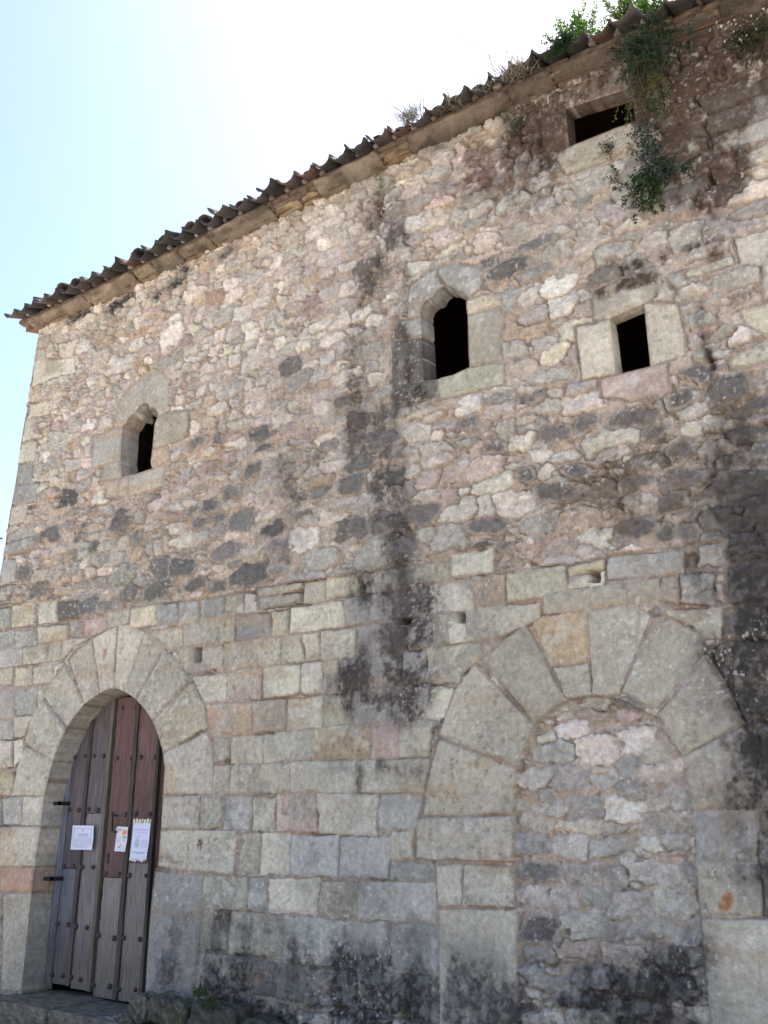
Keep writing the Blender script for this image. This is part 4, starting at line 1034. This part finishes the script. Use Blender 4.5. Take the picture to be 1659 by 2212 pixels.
def disc(mb, on, s, t, rs, rt, c, lift=.0015, n=14, wob=.1, sd=0):
    r = random.Random(sd); V = [on(s, t, lift)]
    for k in range(n): q = 1 + r.uniform(-wob, wob); V.append(on(s + rs*q*math.cos(6.283*k/n), t + rt*q*math.sin(6.283*k/n), lift))
    mb.add(V, [(0, 1+k, 1+(k+1) % n) for k in range(n)], lin(c))
o, on = notice([(406, 513), (604, 516), (586, 743), (384, 739)], DY-.026, (214,216,236), 'square white notice with a black ruled border and a small cross')
pm = MB(); ink = (96,98,118); soft = (150,152,172)
for a in ((.09, .12, .91, .128), (.09, .83, .91, .838)): strip(pm, on, *a, ink)
for a in ((.09, .12, .099, .838), (.901, .12, .91, .838)): strip(pm, on, *a, ink, n=1)
strip(pm, on, .492, .165, .508, .27, (60,60,70), n=1); strip(pm, on, .46, .19, .54, .205, (60,60,70), n=1)
words(pm, on, .28, .74, .345, .026, (110,112,130), 1)
for k in range(3): words(pm, on, .22+.04*k, .78-.02*k, .40+.035*k, .014, soft, k)
for k in range(9): words(pm, on, .14, .88 if k < 8 else .5, .53+.033*k, .013, (172,174,194), 20+k)
for k in range(2): words(pm, on, .2, .75, .87+.04*k, .014, soft, 40+k)
pm.build('print', M_PAPER, o, False)
o, on = notice([(822, 523), (924, 530), (896, 760), (794, 754)], DY-.026, (216,214,226), 'narrow white leaflet with an orange and blue balloon like print')
pm = MB(); words(pm, on, .08, .5, .09, .02, (150,90,110), 3); words(pm, on, .1, .4, .13, .025, (120,90,110), 4)
disc(pm, on, .72, .22, .22, .11, (224,140,96), sd=1); disc(pm, on, .66, .15, .10, .05, (222,170,120), .0018, sd=2); disc(pm, on, .56, .40, .08, .10, (206,204,110), sd=3); disc(pm, on, .80, .42, .14, .06, (140,164,214), sd=4); disc(pm, on, .78, .42, .03, .015, (90,110,190), .0018, sd=9); disc(pm, on, .70, .54, .13, .05, (222,176,170), sd=5)
for k in range(5): words(pm, on, .1, .42, .46+.045*k, .018, (212,180,190), 50+k)
disc(pm, on, .36, .82, .12, .04, (190,150,130), sd=6); strip(pm, on, .45, .70, .49, .80, (170,120,110), n=1)
for k in range(2): words(pm, on, .5, .9, .84+.05*k, .02, (200,190,210), 60+k)
words(pm, on, .2, .45, .90, .02, (170,170,190), 70)
strip(pm, on, -.12, .06, .1, .20, (206,190,170), -.004, 1)
pm.build('print', M_PAPER, o, False)
o, on = notice([(972, 490), (1135, 493), (1094, 835), (936, 828)], DY-.026, (208,210,236), 'tall white poster taped at its top and bottom edges to the right door leaf')
pm = MB()
for k in range(7): strip(pm, on, .0+.15*k, -.10-.02*(k % 2), .11+.15*k, .02, random.choice([(206,206,190), (188,186,160), (216,214,206)]), .003, 2)
for k in range(7): strip(pm, on, .0+.14*k, .96, .11+.14*k, 1.03+.02*(k % 3), random.choice([(222,214,220), (206,190,180), (200,200,210)]), .003, 2)
words(pm, on, .1, .9, .17, .035, (184,188,214), 5); words(pm, on, .2, .85, .245, .03, (188,190,214), 6)
words(pm, on, .1, .95, .80, .014, (110,112,140), 7); words(pm, on, .3, .8, .835, .014, (140,142,168), 8)
for k in range(5): words(pm, on, .55, .95, .48+.042*k, .010, (150,152,176), 80+k)
sk = (126,128,146)
for s, t, a, b in ((.27, .40, .30, .45), (.36, .34, .38, .43), (.26, .47, .42, .48), (.22, .50, .25, .62), (.42, .50, .44, .60), (.22, .62, .42, .63), (.30, .55, .36, .58), (.26, .66, .40, .67)): strip(pm, on, s, t, max(a, s+.018), max(b, t+.008), sk, n=1)
disc(pm, on, .33, .50, .08, .05, (186,188,208), .0013, sd=7); disc(pm, on, .33, .61, .13, .055, (176,178,198), .0013, sd=8)
pm.build('print', M_PAPER, o, False)

# little iron peg in the far corner
pg = MB(); a = at(8, 1163, 0); tube(pg, [(a[0]-.03, -.0, a[2]), (a[0]-.03, -.10, a[2]+.005), (a[0]-.03, -.11, a[2]-.02)], .012, lin((50,46,46)))
tag(pg.build('iron_peg', M_IRON), 'short dark iron peg stuck in the far left corner quoins', 'peg')

# ------------------------------------------------------------------ plants
def leaf(mb, p, d, L, w, c, nrm):
    d = np.array(d)/np.linalg.norm(d); s = np.cross(d, nrm); s /= np.linalg.norm(s)+1e-9; up = np.cross(s, d)
    p = np.array(p); m = p + d*L*.45
    mb.add([p, m + s*w/2 + up*w*.12, p + d*L - up*L*.12, m - s*w/2 + up*w*.12], [(0, 1, 2, 3)], lin(c)*random.uniform(.6, 1.35))
def rv(): v = np.array([random.gauss(0, 1) for _ in range(3)]); return v/np.linalg.norm(v)
def sprig(lv, stm, p, d, L, n, ll, lw, c, droop=.3, spread=.9, r=.003):
    p = np.array(p, float); d = np.array(d, float); d /= np.linalg.norm(d); pts = [p.copy()]
    for k in range(n):
        d = d + np.array((0, 0, -droop/n)) + rv()*.06; d /= np.linalg.norm(d); p = p + d*L/n; pts.append(p.copy())
        for q in range(2):
            side = rv(); side -= d*np.dot(side, d); side /= np.linalg.norm(side)+1e-9
            leaf(lv, p, d*(1-spread*.6) + side*spread, ll*random.uniform(.6, 1.2)*(1-.4*k/n), lw, c, rv())
    tube(stm, pts, r, lin((96,84,60)), 4, r*.4)
def plant(name, label, cat, root, build, group=None):
    o = empty(name, root); lv, stm = MB(), MB(); build(lv, stm)
    for mb, nm, mt in ((lv, 'foliage', M_LEAF), (stm, 'stem', M_STEM)):
        if mb.n:
            for i in range(len(mb.v)): mb.v[i] = mb.v[i] - np.array(root)
            mb.build(nm, mt, o, False)
    return tag(o, label, cat, group)
G1, G2, G3, G4 = (96,128,48), (46,68,40), (40,60,48), (104,128,60)
def b_roof(x0, x1, y0, y1, n, Y, L, c):
    def f(lv, st):
        for k in range(n):
            a = np.array(at(random.uniform(x0, x1), y1 + random.uniform(-4, 8), Y + random.uniform(-.05, .25)))
            sprig(lv, st, a, (random.gauss(0, .35), random.gauss(-.05, .25), 1), L*random.uniform(.6, 1.1), 30, .062, .013, c if random.random() < .7 else G4, .1, .95)
    return f
plant('spurge_clump', 'backlit upright leafy sprigs growing on the roof edge left of the hanging shrub', 'plant', at(1255, 95, -.15), b_roof(1232, 1300, 15, 92, 26, -.12, .36, (78,116,34)))
plant('spurge_clump', 'leafy sprigs on the roof cut by the top of the picture, above the dangling shrub', 'plant', at(1370, 40, -.1), b_roof(1325, 1440, -20, 42, 34, -.10, .32, (54,84,32)))
plant('fern', 'dark green fern tuft hanging over the tile ends below the backlit sprigs', 'fern', at(1222, 105, -.3),
      lambda lv, st: [sprig(lv, st, at(1218+random.uniform(-8, 14), 92+random.uniform(-10, 12), -.3), (random.gauss(0, .5), -.5+random.gauss(0, .3), random.gauss(.1, .5)), random.uniform(.14, .24), 16, .045, .012, (40,66,40), 1.2, .9) for _ in range(26)])
def b_hang(lv, st):
    for k in range(150):
        a = np.array(at(random.gauss(1400, 26), random.gauss(95, 22), -random.uniform(.05, .38)))
        sprig(lv, st, a, (random.gauss(0, .7), -.4+random.gauss(0, .4), random.gauss(-.2, .5)), random.uniform(.12, .26), 11, .04, .013, random.choice([G2, G3, (50,72,58), (42,62,50)]), .8, .9)
    for k in range(7):
        a = np.array(at(random.uniform(1370, 1440), random.uniform(50, 80), -.12)); b = np.array(at(random.uniform(1360, 1470), random.uniform(130, 215), -random.uniform(.04, .12)))
        tube(st, [a*(1-t) + b*t + np.array((.05*math.sin(5*t+k), -.10*math.sin(3.14*t), .0)) for t in np.linspace(0, 1, 12)], .006, lin((112,94,74)), 5, .002)
    for k in range(22):
        a = np.array(at(random.uniform(1355, 1430), random.uniform(110, 150), -random.uniform(.05, .2)))
        sprig(lv, st, a, (random.gauss(0, .15), -.1, -1), random.uniform(.25, .7), 20, .03, .012, random.choice([G3, (110,116,70), (90,104,70)]), .3, .9)
plant('hanging_shrub', 'large dark green shrub dangling from the eave over the wall beside the wide low window', 'shrub', at(1400, 90, 0), b_hang)
def b_vine(pts, n, sp, c, ll=.03, out=.05):
    def f(lv, st):
        P = [np.array(at(x, y, -.03)) for x, y in pts]
        Q = []
        for i in range(len(P)-1):
            for t in np.linspace(0, 1, 8): Q.append(P[i]*(1-t)+P[i+1]*t + rv()*.012)
        tube(st, Q, .004, lin((92,78,60)), 5, .002)
        for k in range(n):
            q = random.choice(Q) + np.array((random.gauss(0, sp), -random.uniform(0, out), random.gauss(0, sp)))
            leaf(lv, q, rv() + np.array((0, -.4, -.3)), ll*random.uniform(.6, 1.4), ll*.6, random.choice(c), np.array((0, -1, .3)) + rv()*.5)
    return f
plant('creeper', 'thin creeper with dry seed heads dangling across the wide low window', 'creeper', at(1368, 180, 0), b_vine([(1366, 150), (1362, 200), (1362, 240), (1368, 280)], 130, .03, [(120,110,84), (90,104,74), G3, (140,128,100)], .022))
plant('creeper', 'leafy creeper trailing down the wall to the right of the wide low window', 'creeper', at(1440, 180, 0), b_vine([(1430, 130), (1420, 180), (1430, 220), (1408, 245)], 300, .06, [G3, (84,100,64), G2, (104,116,80)], .028))
plant('wall_bush', 'grey green upper bush rooted in the wall right below the wide low window', 'shrub', at(1405, 320, 0), b_vine([(1395, 290), (1408, 330), (1425, 370), (1430, 390)], 700, .06, [(66,76,68), (54,68,58), (80,92,80), G3], .032, .14))
def b_low(lv, st):
    for k in range(60):
        a = np.array(at(random.gauss(1400, 22), random.gauss(410, 24), -random.uniform(.0, .1)))
        sprig(lv, st, a, (random.gauss(0, .5), -.5, random.gauss(-.1, .5)), random.uniform(.08, .2), 9, .036, .015, random.choice([G2, (38,70,32), (50,82,42)]), .9, .9)
    for k in range(14):
        a = np.array(at(random.uniform(1420, 1480), random.uniform(345, 380), -.04)); sprig(lv, st, a, (random.gauss(.3, .4), -.4, random.gauss(0, .4)), .14, 9, .034, .014, G2, .7)
plant('wall_bush', 'fresh green lowest bush drooping from the wall over the rough stones', 'shrub', at(1400, 420, 0), b_low)
def b_flow(lv, st):
    for k in range(110):
        a = np.array(at(random.gauss(1625, 24), random.gauss(85, 20), -random.uniform(.0, .12))); sprig(lv, st, a, (random.gauss(0, .7), -.6, random.gauss(-.1, .6)), random.uniform(.08, .18), 8, .03, .010, random.choice([(60,66,44), (72,74,50), (50,58,40)]), .6)
    for k in range(26):
        a = np.array(at(random.gauss(1600, 28), random.gauss(66, 22), -random.uniform(.08, .2)))
        for q in range(4): leaf(lv, a, rv(), .014, .012, (206,202,196), np.array((0, -1, 0)) + rv()*.3)
plant('flowering_bush', 'low dull green bush dotted with tiny white flowers at the upper right', 'shrub', at(1620, 90, 0), b_flow)
def tuft(x, y, Y, n, L, wild, c=(150,140,122)):
    def f(lv, st):
        for k in range(n):
            p = np.array(at(x, y, Y)) + np.array((random.gauss(0, .06), random.gauss(.0, .05), 0)); d = np.array((random.gauss(-.05, wild), random.gauss(0, wild), 1)); d /= np.linalg.norm(d); pts = [p.copy()]; l = L*random.uniform(.5, 1.1)
            for q in range(6): d = d + np.array((random.gauss(0, .08), random.gauss(0, .08), -.10)); d /= np.linalg.norm(d); p = p + d*l/6; pts.append(p.copy())
            tube(st, pts, .0032, lin(c)*random.uniform(.5, 1.2), 3, .001)
    return f
def tall(x, y, Y, tips):
    def f(lv, st):
        b = np.array(at(x, y, Y))
        for tx, ty in tips:
            e = np.array(at(tx, ty, Y + random.uniform(-.1, .3))); p0 = b + np.array((random.gauss(0, .05), .05, 0)); mid = (p0+e)/2 + np.array((0, 0, .12))
            pts = [p0*(1-t)**2 + mid*2*t*(1-t) + e*t*t for t in np.linspace(0, 1, 12)]
            tube(st, pts, .0042, lin((84,78,62)), 3, .0008)
            for k in range(9): leaf(lv, pts[-1] - (pts[-1]-pts[-2])*k*.22, rv()*.6 + (pts[-1]-pts[-2])/np.linalg.norm(pts[-1]-pts[-2]), .022, .004, (196,186,164), rv())
    return f
gt = 'dry grass tufts on the tiles'
plant('grass_tuft', 'dry grey grass tuft on the tiles nearest the leafy sprigs', 'grass tuft', at(1115, 165, -.3), tuft(1112, 160, -.36, 150, .20, .6), gt)
plant('grass_tuft', 'rounded straw coloured grass tuft halfway along the tiles', 'grass tuft', at(885, 262, -.25), tuft(885, 258, -.33, 150, .17, .6), gt)
plant('grass_tuft', 'small sparse dry grass tuft between the two larger tufts', 'grass tuft', at(978, 225, -.3), tuft(978, 224, -.33, 36, .13, .5), gt)
plant('grass_tuft', 'thin short grass tuft just left of the grey grass tuft', 'grass tuft', at(1052, 190, -.3), tuft(1052, 190, -.33, 30, .13, .5), gt)
plant('tall_grass', 'tall thin seeding grass stalks rising to the sky from the tiles', 'grass', at(1060, 180, -.2), tall(1090, 170, -.2, [(955, 60), (975, 75), (1020, 45), (1000, 100), (1105, 75), (1085, 60), (1120, 95), (950, 95)]))
plant('tall_grass', 'few thin bare grass stalks leaning above the middle tiles', 'grass', at(860, 262, -.2), tall(900, 255, -.2, [(805, 215), (900, 130), (935, 190), (918, 165), (990, 190)]))
plant('sprig', 'slender bright green sprig drooping from the cornice at mid wall', 'plant', at(820, 350, 0), b_vine([(818, 340), (820, 370), (822, 405), (818, 425)], 150, .03, [(104,118,66), (88,108,56), (124,130,84)], .026))
plant('sprig', 'dark green sprig growing under the cornice left of the wide low window', 'plant', at(1112, 262, 0), b_vine([(1112, 245), (1114, 270), (1120, 285)], 140, .045, [(70,88,60), (88,100,74), G3], .024))
plant('dry_sprig', 'dry brown sprig below the slender green sprig', 'plant', at(828, 455, 0), b_vine([(826, 440), (830, 470)], 70, .03, [(70,54,44), (96,74,58)], .022))
plant('moss_tuft', 'little olive moss tuft just under the sill of the wide low window', 'moss', at(1315, 322, 0), b_vine([(1312, 312), (1318, 332)], 160, .035, [(66,64,36), (80,74,44)], .02))
for x, y, lab in ((432, 2150, 'weeds at the foot of the right door jamb'), (455, 2180, 'weeds between the ledge stones right of the door'), (395, 2195, 'low weeds below the bottom corner of the right door jamb'), (60, 2195, 'low weeds on the ledge at the far left corner')):
    plant('weeds', 'small green ' + lab, 'weeds', at(x, y, -.2), (lambda X, Y_: lambda lv, st: [sprig(lv, st, at(X+random.gauss(0, 9), Y_+random.gauss(0, 8), -random.uniform(.12, .3)), (random.gauss(0, .5), random.gauss(-.2, .4), 1), random.uniform(.04, .1), 6, .026, .012, random.choice([(58,82,46), (70,96,50)]), .5) for _ in range(26)])(x, y))
for o in list(COL.objects):
    if o.parent and o.parent.type == 'EMPTY' and o.parent is not house: pass
